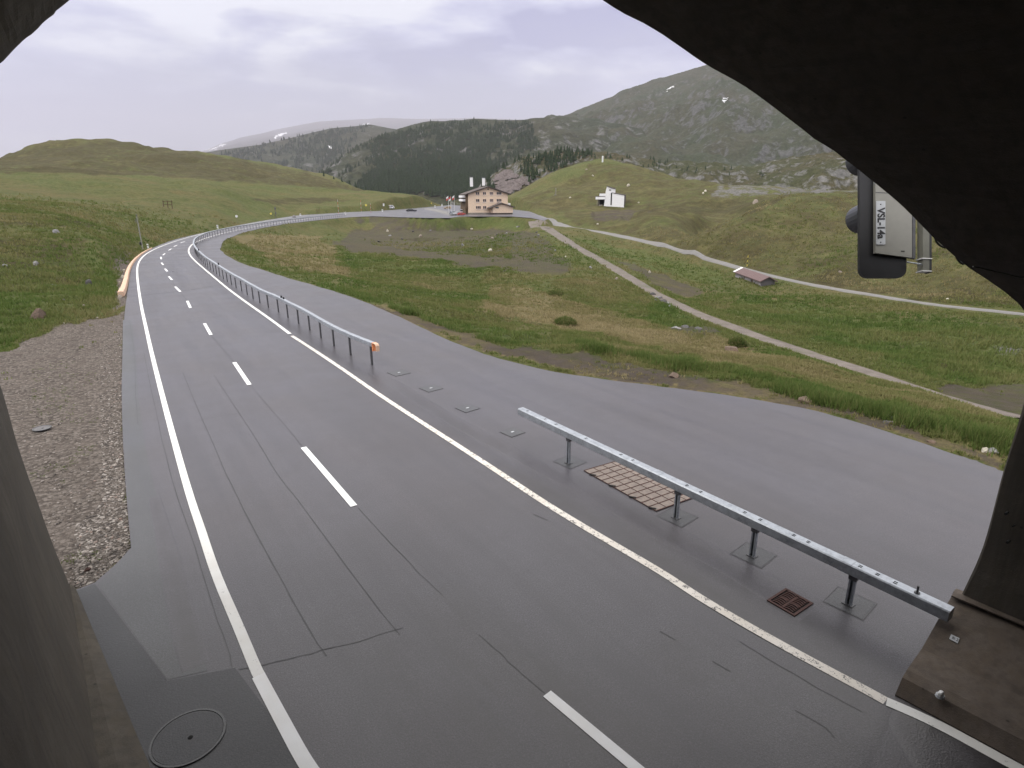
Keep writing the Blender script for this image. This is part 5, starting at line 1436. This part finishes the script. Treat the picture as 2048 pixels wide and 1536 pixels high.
def stone(u, v, w, h, mat, lab, grp, name='boulder', rmax=420, sub=3, asp=.8):
    p = hit(u, v, 6, rmax); s_ = mpp(p)
    seed = int(u * 7 + v * 13) % 9973
    k_ = .85 if w < 14 else 1.0
    o = MB().add(*stone_mesh(max(.12, w * s_ * k_), max(.12, w * s_ * asp * k_), max(.08, h * s_ * k_), seed, 3 if w > 20 else 2)).build(name, M[mat], None, False)
    o.location = Vector(p.tolist()); o.rotation_euler = (0, 0, (seed % 628) / 100 * .25 + view(p))
    tag(o, lab, 'boulder', grp)
    return o
GF = 'boulders scattered over the dark field below the hotel'
for a in [(980, 503, 12, 12, 'stone_white', 'largest white boulder, pointed, in the middle of the dark field'),
          (926, 492, 10, 9, 'stone_grey', 'grey angular boulder left of the large pointed white one in the dark field'),
          (841, 474, 12, 8, 'stone_pink', 'cream rounded boulder, biggest on the left half of the dark field'),
          (775, 463, 9, 7, 'stone_white', 'small white boulder on the upper left of the dark field'),
          (780, 472, 10, 5, 'stone_grey', 'flat grey boulder just under the small white upper left one'),
          (758, 484, 9, 6, 'stone_dark', 'dark boulder at the left end of the dark field'),
          (804, 479, 9, 4, 'stone_dark', 'low dark boulder left below the cream rounded one'),
          (826, 464, 9, 6, 'stone_dark', 'dark grey boulder above the cream rounded one'),
          (861, 462, 9, 5, 'stone_grey', 'light grey boulder at the top of the dark field under the grass bank'),
          (943, 459, 8, 4, 'stone_white', 'small flat white stone on the top edge below the hotel front'),
          (985, 477, 11, 6, 'stone_pink', 'cream flat boulder above the large pointed white one'),
          (995, 470, 9, 6, 'stone_dark', 'dark boulder immediately right above the cream flat one'),
          (1013, 468, 7, 5, 'stone_grey', 'small grey boulder right of the dark one near the top of the field'),
          (1036, 454, 9, 4, 'stone_grey', 'flat grey stone at the right end of the grass bank'),
          (1073, 466, 8, 6, 'stone_dark', 'dark stone touching the left edge of the gravel track, upper'),
          (1077, 471, 8, 6, 'stone_grey', 'pale grey boulder touching the left edge of the gravel track'),
          (1110, 503, 9, 9, 'stone_grey', 'grey boulder right of the field, left of the track bend'),
          (1131, 515, 6, 7, 'stone_white', 'small upright pale boulder beside the track, below the grey one'),
          (1181, 537, 11, 8, 'stone_grey', 'grey boulder left of the track halfway down'),
          (1233, 559, 10, 8, 'stone_pink', 'brownish boulder near the track with another stone beside it')]:
    stone(*a, GF)
GL = 'boulders on the left slope'
for a in [(79, 638, 30, 26, 'stone_brown', 'big layered brown boulder at the edge of the gravel lay-by'),
          (71, 530, 14, 12, 'stone_grey', 'grey boulder in the grass above the big brown one'),
          (112, 466, 18, 9, 'stone_grey', 'flat leaning slab high on the left slope'),
          (178, 570, 16, 18, 'stone_dark', 'dark upright rock in the gully of the left slope'),
          (107, 571, 12, 6, 'stone_grey', 'low grey rock half sunk in the left grass'),
          (126, 602, 12, 7, 'stone_dark', 'low dark rock right above the big brown boulder'),
          (168, 613, 10, 7, 'stone_pink', 'small reddish rock near the top of the lay-by'),
          (128, 647, 5, 4, 'stone_white', 'tiny white stone on the far edge of the lay-by'),
          (196, 637, 11, 5, 'stone_pink', 'flat pale brown stone on the far edge of the lay-by'),
          (10, 533, 14, 7, 'stone_grey', 'grey rock at the left frame edge')]:
    stone(*a, GL)
stone(588, 436, 9, 12, 'stone_grey', 'upright grey stone marker standing beside the far bend', GL)
GV = 'stones along the verge of the side road'
for a in [(1347, 754, 26, 13, 'stone_brown', 'brown loaf shaped stone on the verge, leftmost'),
          (1607, 803, 38, 16, 'stone_brown', 'long brown stone lying on the verge below the tufts'),
          (1780, 837, 24, 12, 'stone_grey', 'grey flat stone on the verge below the tall tuft'),
          (1775, 845, 26, 8, 'stone_dark', 'thin dark slab just under the grey flat stone'),
          (1807, 853, 14, 6, 'stone_dark', 'small dark chip right of the flat slabs'),
          (1861, 884, 20, 8, 'stone_brown', 'brown broken stone close to the asphalt on the right'),
          (1967, 903, 18, 13, 'stone_white', 'white stone beside the gallery pillar'),
          (1985, 904, 26, 15, 'stone_grey', 'grey cracked stone right of the white one by the pillar'),
          (1299, 725, 9, 6, 'stone_white', 'small white stone among the verge tufts'),
          (1885, 802, 8, 7, 'stone_white', 'small white stone on the lower grass beside the track')]:
    stone(*a, GV)
GR = 'pale rocks on the right hill'
for a in [(1512, 406, 17, 10, 'stone_pink', 'pale rounded boulder in the notch between the two hills'),
          (1257, 372, 12, 7, 'stone_white', 'white rock up the slope right of the chapel'),
          (1411, 383, 10, 6, 'stone_white', 'small white rock on the slope well right of the chapel'),
          (1406, 388, 7, 5, 'stone_white', 'tiny white rock just below another on the right slope'),
          (1195, 449, 7, 5, 'stone_white', 'white stone on the grass below the chapel'),
          (1299, 546, 8, 9, 'stone_white', 'pale upright stone on the grass between track and lane'),
          (1277, 406, 7, 4, 'stone_white', 'small white stone in the grass right behind the chapel'),
          (1140, 396, 8, 4, 'stone_white', 'small white stone left of the chapel'),
          (1186, 352, 7, 4, 'stone_white', 'small white stone high on the hill above the chapel'),
          (1173, 340, 6, 4, 'stone_pink', 'faint pale stone near the hilltop'),
          (1680, 545, 11, 6, 'stone_pink', 'pale rock under the lane signal on the right hill'),
          (1895, 600, 10, 6, 'stone_white', 'pale rock beside the lane at the right frame edge')]:
    stone(*a, GR)
stone(1464, 705, 40, 24, 'stone_brown', 'grass topped brown boulder standing alone in the near right meadow', GV, asp=1.0)
for k, (u, v, w, h) in enumerate([(1306, 590, 16, 7), (1316, 597, 18, 9), (1326, 604, 20, 9), (1334, 608, 14, 8), (1312, 602, 12, 6), (1340, 613, 12, 6), (1372, 655, 22, 6), (1350, 657, 24, 5), (1396, 658, 20, 6)]):
    lab = 'dark grey stone in the rubble pile beside the gravel track' if k < 6 else 'flat dark stone in the wet hollow below the track'
    stone(u, v, w, h, 'stone_grey' if k % 2 else 'stone_dark', lab, 'rubble beside the track' if k < 6 else 'flat stones in the wet hollow', asp=.9)
stone(176, 1141, 10, 5, 'rust', 'rusty orange stone in the gravel close to the gallery wall', GL, rmax=40)
# stones behind the edge wall of the bend
for k, (u, v, w, h) in enumerate([(243, 585, 14, 14), (242, 570, 12, 14), (246, 556, 11, 10), (240, 595, 14, 8), (249, 543, 9, 8)]):
    stone(u, v, w, h, 'stone_pink' if k % 2 else 'stone_white', 'pale block in the stone heap behind the edge wall', 'stone heap behind the edge wall')
# loose pebbles of the lay-by
def pebbles(n, polys, smin, smax, seed, bias=None):
    rg = np.random.default_rng(seed); V0, F0 = ico(1); F0 = np.array(F0)
    P = []
    for poly in polys:
        xs = [p[0] for p in poly]; ys = [p[1] for p in poly]
        u = rg.uniform(min(xs), max(xs), n * 4); v = rg.uniform(min(ys), max(ys), n * 4)
        k = inpoly(u, v, poly); d = rays(u[k], v[k]); t = -CAMH / d[:, 2]
        P.append(np.stack([d[:, 0] * t, d[:, 1] * t], 1)[:n])
    P = np.concatenate(P); m_ = len(P)
    z = H(P[:, 0], P[:, 1], False)
    s = smin + (smax - smin) * rg.random(m_) ** 3
    sc = np.stack([s * rg.uniform(.7, 1.4, m_), s * rg.uniform(.7, 1.4, m_), s * rg.uniform(.4, .8, m_)], 1)
    ang = rg.uniform(0, 6.28, m_)
    B = V0[None] * (1 + rg.uniform(-.25, .25, (m_, len(V0), 1))) * sc[:, None]
    c, s2 = np.cos(ang)[:, None], np.sin(ang)[:, None]
    W_ = np.stack([B[..., 0] * c - B[..., 1] * s2 + P[:, :1], B[..., 0] * s2 + B[..., 1] * c + P[:, 1:2], B[..., 2] + z[:, None] + sc[:, 2:3] * .2], -1)
    T = W_[:, F0].reshape(-1, 3, 3)
    return T, np.repeat(rg.random(m_), len(F0))
T1, a1 = pebbles(5200, [[(200, 700), (246, 640), (246, 860), (252, 980), (262, 1095), (235, 1125), (190, 1165), (150, 1178), (150, 1050), (205, 1000), (200, 850)]], .010, .038, 1)
T3, a3 = pebbles(170, [[(246, 700), (262, 700), (264, 980), (276, 1096), (245, 1135), (200, 1172), (190, 1166), (235, 1126), (262, 1095), (252, 980), (245, 860)]], .006, .018, 3)
T3[:, :, 2] += .045
T2, a2 = pebbles(2600, [[(-60, 740), (60, 685), (240, 630), (245, 860), (262, 1095), (190, 1165), (140, 1176), (70, 1000), (20, 850)]], .008, .030, 2)
mp, ntp, bp, _o = newmat('gravel_pebbles'); n_ = N(ntp)
n_.link(n_.ramp(n_.attr('tint'), [(0, (.045, .038, .034)), (.45, (.12, .102, .088)), (.8, (.27, .24, .215)), (.95, (.36, .33, .30)), (1, (.24, .17, .14))]), bp.inputs['Base Color'])
bp.inputs['Roughness'].default_value = .85
struct(link('gravel', tri_mesh('gravel', np.concatenate([T1, T2, T3]), False, {'tint': np.concatenate([a1, a2, a3])}), mp), 'stuff')
# ------------------------------------------------------------------ grass
def blades(P, z, hgt, wid, nb, tint, seed, spread=.5):
    """P (n,2), hgt/wid/tint arrays -> loose triangles"""
    rg = np.random.default_rng(seed); n = len(P)
    Pn = np.repeat(np.column_stack([P, z]), nb, 0); h = np.repeat(hgt, nb) * rg.uniform(.5, 1.1, n * nb); w = np.repeat(wid, nb) * rg.uniform(.7, 1.3, n * nb)
    a = rg.uniform(0, 2 * math.pi, n * nb); lean = rg.uniform(.15, .75, n * nb) * h
    off = np.repeat(hgt, nb) * spread * np.sqrt(rg.random(n * nb)); oa = rg.uniform(0, 2 * math.pi, n * nb)
    b = Pn + np.stack([np.cos(oa) * off, np.sin(oa) * off, -.1 * h], 1)
    side = np.stack([-np.sin(a), np.cos(a), np.zeros_like(a)], 1) * (w / 2)[:, None]
    tip = b + np.stack([np.cos(a) * lean, np.sin(a) * lean, h], 1)
    T = np.stack([b - side, b + side, tip], 1)
    t = np.clip(np.repeat(tint, nb) + rg.uniform(-.09, .09, n * nb), 0, 1)
    return T, t
def scatter(n, az0, az1, r0, r1, seed):
    rg = np.random.default_rng(seed)
    a = np.radians(rg.uniform(az0, az1, n)) + AZ0
    r = np.exp(rg.uniform(math.log(r0), math.log(r1), n))
    return np.stack([r * np.sin(a), r * np.cos(a)], 1), r
T_all, t_all = [], []
for seed, (n, a0, a1, r0, r1) in enumerate([(60000, -16, 46, 16, 150), (44000, 4, 46, 17, 75), (34000, -47, -27, 25, 170), (22000, -27, 0, 35, 170)]):
    P, r = scatter(n, a0, a1, r0, r1, seed + 11)
    zs = Zs(P[:, 0], P[:, 1]); rg_ = regions(P[:, 0], P[:, 1], zs)
    dr = polydist(P[:, 0], P[:, 1], ROAD_C); ins = inpoly(P[:, 0], P[:, 1], ROAD_C)
    dt = np.minimum(polydist(P[:, 0], P[:, 1], TRK, False) - 1.0, polydist(P[:, 0], P[:, 1], LANE, False) - 1.2)
    dens = fbm(P[:, 0] / 3.2, P[:, 1] / 3.2, 3, 401) * .5 + .5
    rr_ = np.random.default_rng(seed + 90).random(n)
    keep = (~ins) & (dr > .25) & (dt > .1) & (rr_ > rg_['gravel'] * .985) & (rr_ > rg_['soil'] * .93) & (rr_ < .35 + dens) & (rr_ < sstep(175, 60, r) * 1.3) & (rr_ > (rg_['dry'] * (dr < 3.0)) * .8)
    P, r, zs = P[keep], r[keep], H(P[keep, 0], P[keep, 1])
    g = {k: v[keep] for k, v in rg_.items()}
    k = fbm(P[:, 0] / 9, P[:, 1] / 9, 3, 55); k2 = fbm(P[:, 0] / 1.7, P[:, 1] / 1.7, 2, 56)
    tint = np.clip(.48 + .36 * k + .16 * k2 - .12 * g['lush'] + .26 * g['dry'] + .14 * g['heath'] + .06, .06, 1)
    hg = (.07 + .0026 * r) * (1 + .5 * k2 + .45 * g['lush'] * (r < 60))
    T, t = blades(P, zs, hg, .022 + .0011 * r, 5, tint, seed, .9)
    T_all.append(T); t_all.append(t)
# lush tufts lining the side road
VP = [(560, 558), (640, 580), (700, 594), (790, 617), (900, 655), (1000, 684), (1100, 690), (1170, 696), (1250, 714), (1370, 735), (1500, 760), (1600, 787), (1680, 806), (1750, 822), (1850, 850), (1950, 877), (2020, 893)]
vl = np.array(catmull([hit(u, v, 10, 120)[:2] for u, v in VP], 20)); rg0 = np.random.default_rng(77)
cl = rg0.uniform(0, len(vl) - 1.01, 330)
for big, cnt in ((0, 4200), (1, 2200)):
    if big:
        cs_ = [hit(u, v, 10, 120)[:2] for u, v in [(1168, 692), (1285, 718), (1372, 732), (1200, 700), (1590, 785), (1620, 795), (1655, 806), (1745, 822), (1765, 826), (1835, 846), (1965, 880), (2000, 887), (1330, 728), (815, 627), (700, 596)]]
        ci = rg0.integers(0, len(cs_), cnt); P = np.array(cs_)[ci] + rg0.normal(0, .34, (cnt, 2))
    else:
        s = rg0.uniform(0, len(vl) - 1.01, cnt); i = s.astype(int); P = vl[i] + rg0.normal(0, .38, (cnt, 2))
    ok = (~inpoly(P[:, 0], P[:, 1], ROAD_C)) & (polydist(P[:, 0], P[:, 1], ROAD_C) > .7)
    dn = fbm(P[:, 0] / 1.3, P[:, 1] / 1.3, 2, 33)
    ok &= (dn > -.02) | (big == 1)
    P = P[ok]; r = np.hypot(P[:, 0], P[:, 1])
    T, t = blades(P, H(P[:, 0], P[:, 1]), (.20 + .16 * big + .002 * r) * np.ones(len(P)), .018 + .0007 * r, 8, np.clip(.36 + .13 * rg0.normal(size=len(P)), .1, .62), 5 + big, .55)
    T_all.append(T); t_all.append(t)
# sparse weeds in the lay-by
P = np.array([G(u, v)[:2] for u, v in zip(rg0.uniform(60, 200, 900), rg0.uniform(720, 1130, 900))]); dn = fbm(P[:, 0] / .9, P[:, 1] / .9, 3, 61)
P = P[dn > .12]
T, t = blades(P, H(P[:, 0], P[:, 1]), np.full(len(P), .05), np.full(len(P), .016), 6, np.full(len(P), .42), 3, 1.2)
T_all.append(T); t_all.append(t)
TA = np.concatenate(T_all); tA = np.concatenate(t_all)
struct(link('grass', tri_mesh('grass', TA, False, {'tint': tA}), M['grass']), 'stuff')
# low dark cushion shrubs
def cushion(u, v, w, h, lab, mat='heather'):
    p = hit(u, v, 10, 200); s_ = mpp(p); rg = np.random.default_rng(int(u))
    t = thing('cushion_shrub', p, lab, 'shrub', 'low dark shrubs in the meadow', view(p))
    n = 900; q = rg.normal(size=(n, 3)); q /= np.linalg.norm(q, axis=1)[:, None]; q[:, 2] = abs(q[:, 2]); rad = rg.uniform(.6, 1, n) ** .5
    q *= rad[:, None] * np.array([w * s_ / 2, w * s_ * .45, h * s_ * 1.1])
    T, tt = blades(q[:, :2], q[:, 2], np.full(n, .16), np.full(n, .05), 3, np.clip(.50 + .2 * rg.normal(size=n), 0, .9), int(v), .6)
    o = link('foliage', tri_mesh('foliage', T, False, {'tint': tt}), M['grass'], t)
    MB().tube((0, 0, -.1), (0, 0, h * s_ * .6), .05, 6).build('stem', M['bark'], t)
cushion(1130, 648, 44, 12, 'round dark cushion shrub in the middle of the near meadow')
cushion(1475, 690, 34, 14, 'dry tuft shrub behind the lone brown boulder')
cushion(1110, 590, 36, 8, 'low dark shrub below the gravel track at the stream bed')
# ------------------------------------------------------------------ trees
def cone_tree_tris(P, z, h, seed, lv=3, ns=7):
    """ragged conifers from stacked drooping cones"""
    rg = np.random.default_rng(seed); n = len(P); out = []
    for l in range(lv):
        f0 = .10 + .27 * l; f1 = min(1.0, f0 + .46 + .06 * (l == lv - 1)); rad = h * (.21 - .055 * l) * rg.uniform(.8, 1.2, n)
        a0 = rg.uniform(0, 6.28, n)
        for k in range(ns):
            a, b = a0 + 2 * math.pi * k / ns, a0 + 2 * math.pi * (k + 1) / ns
            ra = rad * rg.uniform(.65, 1.2, n); rb = rad * rg.uniform(.65, 1.2, n)
            A = np.stack([P[:, 0] + ra * np.cos(a), P[:, 1] + ra * np.sin(a), z + h * (f0 + rg.uniform(-.05, .04, n))], 1)
            B = np.stack([P[:, 0] + rb * np.cos(b), P[:, 1] + rb * np.sin(b), z + h * (f0 + rg.uniform(-.05, .04, n))], 1)
            C = np.stack([P[:, 0], P[:, 1], z + h * f1], 1)
            out.append(np.stack([A, B, C], 1))
    return np.concatenate(out)
mtc, ntc, bc, _o = newmat('conifer_foliage'); nc = N(ntc)
nc.link(nc.ramp(nc.noise(.5, 4, .7), [(.3, (.018, .030, .016)), (.6, (.040, .058, .030)), (.8, (.068, .078, .038))]), bc.inputs['Base Color']); bc.inputs['Roughness'].default_value = .95; bc.inputs['Specular IOR Level'].default_value = .1
def px_on(fn, poly, n, rmin, rmax, seed, nz=None):
    """random pixels inside poly projected on a height function, vectorised"""
    rg = np.random.default_rng(seed); xs = [p[0] for p in poly]; ys = [p[1] for p in poly]
    u = rg.uniform(min(xs), max(xs), n * 3); v = rg.uniform(min(ys), max(ys), n * 3)
    k = inpoly(u, v, poly); u, v = u[k][:n], v[k][:n]
    d = rays(u, v); d /= np.hypot(d[:, 0], d[:, 1])[:, None]
    rr = np.exp(np.linspace(math.log(rmin), math.log(rmax), 90)); done = np.zeros(len(u), bool); R = np.full(len(u), np.nan)
    for r in rr:
        z = fn(d[:, 0] * r, d[:, 1] * r); h_ = (CAMH + d[:, 2] * r < z) & ~done
        R[h_] = r; done |= h_
    k = done; P = d[k, :2] * R[k, None]
    return P, fn(P[:, 0], P[:, 1]), R[k]
F_T = []
for poly, n, fn, r0, r1, hh, sd in [
        ([(560, 390), (640, 348), (690, 312), (760, 275), (850, 252), (960, 246), (1060, 244), (1080, 300), (990, 335), (960, 392), (760, 392)], 5200, F_fst, 950, 2400, 15, 1),
        ([(700, 392), (760, 330), (900, 320), (1000, 335), (960, 400)], 3200, F_fst, 950, 2400, 15, 2),
        ([(430, 312), (520, 292), (600, 276), (660, 262), (740, 254), (700, 300), (640, 345), (560, 340)], 1500, F_mid, 2300, 4300, 22, 3),
        ([(955, 392), (985, 345), (1050, 316), (1110, 304), (1190, 308), (1130, 335), (1050, 372), (1000, 396)], 420, F_rky, 480, 780, 7, 4),
        ([(1050, 318), (1190, 306), (1330, 326), (1500, 345), (1560, 360), (1330, 345), (1200, 322)], 110, F_rky, 480, 780, 4.5, 5)]:
    P, z, R = px_on(fn, poly, n, r0, r1, sd)
    u, v = project(P[:, 0], P[:, 1], z)
    dn = fbm(P[:, 0] / (90 if r0 > 900 else 25), P[:, 1] / (90 if r0 > 900 else 25), 3, 200 + sd)
    face = inpoly(u, v, [(990, 392), (984, 350), (1005, 338), (1050, 352), (1062, 372), (1030, 392)])
    k = (dn > -.22) & ~face
    h_ = hh * np.random.default_rng(sd).uniform(.55, 1.25, len(P))
    F_T.append(cone_tree_tris(P[k], z[k], h_[k], sd, 3 if r0 < 900 else 2, 6 if r0 < 900 else 5))
struct(link('forest', tri_mesh('forest', np.concatenate(F_T)), mtc), 'stuff')
# row of single conifers where the left hill drops to the valley
TPX = [(648, 356, 9, 'leftmost'), (668, 362, 8, 'second from left'), (684, 367, 10, 'third from left'), (700, 372, 9, 'fourth from left'), (712, 375, 10, 'fifth from left'), (722, 379, 9, 'sixth from left'), (732, 383, 10, 'second from right'), (744, 388, 11, 'rightmost, lowest')]
for k, (u, v, hp, w) in enumerate(TPX):
    d = ray(u, v); r = 700 - k * 3; p = at_range(u, v, r); zz_ = float(H(p[:1], p[1:2])[0]); p[2] = zz_
    s_ = mpp(p); hgt = hp * s_ * 1.25
    t = thing('conifer', p, w + ' of the small conifers lined up on the edge of the left hill', 'tree', 'conifers on the edge of the left hill')
    T = cone_tree_tris(np.zeros((1, 2)), np.zeros(1), np.array([hgt]), 40 + k, 4, 9)
    link('crown', tri_mesh('crown', T), mtc, t)
    MB().tube((0, 0, -1.0), (0, 0, hgt * .4), hgt * .025, 6).build('trunk', M['bark'], t)
# ------------------------------------------------------------------ rock face and old snow
def drape_blob(name, poly, fn, r0, r1, mat, lift, lab, cat, grp, n=14, seed=0):
    xs = [p[0] for p in poly]; ys = [p[1] for p in poly]
    U, V_ = np.meshgrid(np.linspace(min(xs), max(xs), n), np.linspace(min(ys), max(ys), n))
    d = rays(U.ravel(), V_.ravel()); d /= np.hypot(d[:, 0], d[:, 1])[:, None]
    rr = np.exp(np.linspace(math.log(r0), math.log(r1), 260)); R = np.full(len(d), np.nan); done = np.zeros(len(d), bool)
    for r in rr:
        h_ = (CAMH + d[:, 2] * r < fn(d[:, 0] * r, d[:, 1] * r)) & ~done
        R[h_] = r; done |= h_
    jx = fbm(U / 4.0, V_ / 4.0, 3, seed + 7).ravel() * (max(xs) - min(xs)) * .16
    ins = inpoly(U.ravel() + jx, V_.ravel() + jx * .6, poly) & done
    P = np.stack([d[:, 0] * R, d[:, 1] * R, CAMH + d[:, 2] * R + lift], 1)
    mb = MB(); idx = {}; Vv = []; Ff = []
    for i in range(n - 1):
        for j in range(n - 1):
            q = [i * n + j, i * n + j + 1, (i + 1) * n + j + 1, (i + 1) * n + j]
            if sum(ins[k] for k in q) >= 3 and all(done[k] for k in q) and np.ptp(R[q]) < .12 * R[q].mean():
                for k in q:
                    if k not in idx: idx[k] = len(Vv); Vv.append(tuple(P[k]))
                Ff.append(tuple(idx[k] for k in q))
    if not Ff: print('EMPTY', lab); return
    m0 = len(Vv); Vv += [(a, b, c - lift * 1.5) for a, b, c in Vv]
    Ff += [tuple(m0 + k for k in reversed(f)) for f in Ff]
    o = mb.add(Vv, Ff).build(name, mat, None, True)
    tag(o, lab, cat, grp)
GS = 'patches of old snow on the mountains'
drape_blob('snow_patch', [(1444, 197), (1458, 196), (1455, 203), (1449, 208), (1444, 203)], F_rgt, 1000, 3700, M['snow'], 3, 'small T shaped snow patch high on the right mountain', 'snow patch', GS, 14, 1)
drape_blob('snow_patch', [(1330, 184), (1346, 172), (1348, 175), (1334, 186)], F_rgt, 1000, 3700, M['snow'], 4, 'thin slanting snow streak near the summit ridge of the right mountain', 'snow patch', GS, 14, 2)
drape_blob('snow_patch', [(1106, 288), (1124, 275), (1127, 277), (1110, 290)], F_rgt, 1000, 3700, M['snow'], 3, 'upper snow streak in the gully above the wooded knoll', 'snow patch', GS, 14, 3)
drape_blob('snow_patch', [(1115, 290), (1129, 284), (1126, 292), (1120, 296)], F_rgt, 1000, 3700, M['snow'], 3, 'lower snow patch in the gully above the wooded knoll', 'snow patch', GS, 14, 4)
drape_blob('snow_patch', [(656, 292), (665, 292), (663, 299), (659, 300)], F_mid, 2300, 4300, M['snow'], 4, 'small forked snow patch on the wooded left mountain', 'snow patch', GS, 12, 5)
drape_blob('snow_patch', [(545, 276), (572, 264), (574, 268), (562, 274), (552, 280)], F_far, 4500, 26900, M['snow'], 22, 'slanting snow streak under the cloud on the far left mountain', 'snow patch', GS, 16, 6)
drape_blob('snow_patch', [(404, 303), (440, 290), (452, 284), (446, 294), (424, 304)], F_far, 4500, 26900, M['snow'], 22, 'wide pale snowfield where the left hill meets the far mountain', 'snow patch', GS, 18, 7)
drape_blob('snow_patch', [(722, 252), (740, 247), (742, 252), (730, 255)], F_far, 4500, 26900, M['snow'], 22, 'snow patch right under the cloud above the wooded ridge', 'snow patch', GS, 14, 8)
mrf = mk_mountain('pink_rock_face', (.12, .10, .095), (.19, .16, .155), .9, 6.0, (.10, .08, .07))
drape_blob('rock_face', [(990, 389), (986, 356), (1004, 339), (1020, 341), (1036, 352), (1058, 356), (1062, 368), (1040, 380), (1022, 392)], F_rky, 480, 790, mrf, 1.2, 'bare pinkish rock face in the wooded knoll behind the hotel', 'rock face', None, 26, 9)
# ------------------------------------------------------------------ air, sky, sun
hz = MB().box((6000, 13000, 1690), (60000, 40000, 3420))
haze = struct(hz.build('haze', None), 'stuff')
hm = bpy.data.materials.new('valley_haze'); hm.use_nodes = True
nt = hm.node_tree; nt.nodes.clear()
o_ = nt.nodes.new('ShaderNodeOutputMaterial'); pv = nt.nodes.new('ShaderNodeVolumePrincipled')
pv.inputs['Color'].default_value = (.66, .64, .725, 1); pv.inputs['Density'].default_value = HAZE
pv.inputs['Anisotropy'].default_value = 0.0
nt.links.new(pv.outputs[0], o_.inputs['Volume'])
haze.data.materials.append(hm)

world = bpy.data.worlds.new('World'); scene.world = world
world.use_nodes = True
nt = world.node_tree; nt.nodes.clear(); n = N(nt)
wo = nt.nodes.new('ShaderNodeOutputWorld')
sky = nt.nodes.new('ShaderNodeTexSky'); sky.sky_type = 'NISHITA'; sky.sun_disc = False
SUN_EL, SUN_AZ = math.radians(48), math.radians(-70)
sky.sun_elevation = SUN_EL; sky.sun_rotation = SUN_AZ; sky.altitude = 2000
bg1 = nt.nodes.new('ShaderNodeBackground'); bg1.inputs['Strength'].default_value = .05
n.link(sky.outputs[0], bg1.inputs['Color'])
d = nt.nodes.new('ShaderNodeTexCoord').outputs['Generated']
sx = n.sep(d)
zz = n.math('ADD', n.math('MULTIPLY', sx[2], 1.6), .55)
cv = nt.nodes.new('ShaderNodeCombineXYZ')
n.link(n.math('DIVIDE', sx[0], zz), cv.inputs[0]); n.link(n.math('DIVIDE', sx[1], zz), cv.inputs[1])
n.link(n.math('MULTIPLY', sx[2], 3.2), cv.inputs[2])
cl = n.noise(2.1, 5, .5, cv.outputs[0], dist=.5)
cl2 = n.noise(7.5, 4, .5, cv.outputs[0])
cf = n.math('ADD', n.math('MULTIPLY', cl, .8), n.math('MULTIPLY', cl2, .2))
ccol = n.ramp(cf, [(.39, CLOUD_D), (.46, CLOUD_M), (.53, CLOUD_L)])
bank = n.math('ADD', n.math('MULTIPLY', sx[0], .42), n.math('MULTIPLY', sx[1], .907))
bk = n.math('MULTIPLY', n.ramp(bank, [(.80, .35), (.95, 1.0)]), n.ramp(n.math('ADD', sx[2], n.math('MULTIPLY', n.math('SUBTRACT', cl2, .5), .16)), [(.13, .95), (.23, 0.0)]))
ccol = n.mix(bk, ccol, (.32, .31, .39))
bg2 = nt.nodes.new('ShaderNodeBackground')
n.link(n.mix(n.ramp(sx[2], [(.30, 0.0), (.55, 1.0)]), ccol, ZENITH), bg2.inputs['Color'])
n.link(n.math('MULTIPLY', n.ramp(sx[2], SKYRAMP), 1 / .30), bg2.inputs['Strength'])
ad = nt.nodes.new('ShaderNodeAddShader')
n.link(bg1.outputs[0], ad.inputs[0]); n.link(bg2.outputs[0], ad.inputs[1]); n.link(ad.outputs[0], wo.inputs['Surface'])

sl = bpy.data.lights.new('sun', 'SUN'); sl.energy = SUN_E; sl.angle = math.radians(25); sl.color = (1.0, .95, .88)
so = bpy.data.objects.new('sun', sl); COL.objects.link(so)
sd = Vector((math.sin(SUN_AZ) * math.cos(SUN_EL), math.cos(SUN_AZ) * math.cos(SUN_EL), math.sin(SUN_EL)))
so.rotation_euler = sd.to_track_quat('Z', 'Y').to_euler()
scene.render.engine = 'CYCLES'
scene.cycles.use_denoising = True
scene.cycles.max_bounces = 6; scene.cycles.volume_bounces = 1
scene.cycles.caustics_reflective = False; scene.cycles.caustics_refractive = False
vs = scene.view_settings
vs.view_transform = 'Standard'; vs.look = 'None'; vs.exposure = EXPO; vs.gamma = 1.0; vs.use_curve_mapping = False
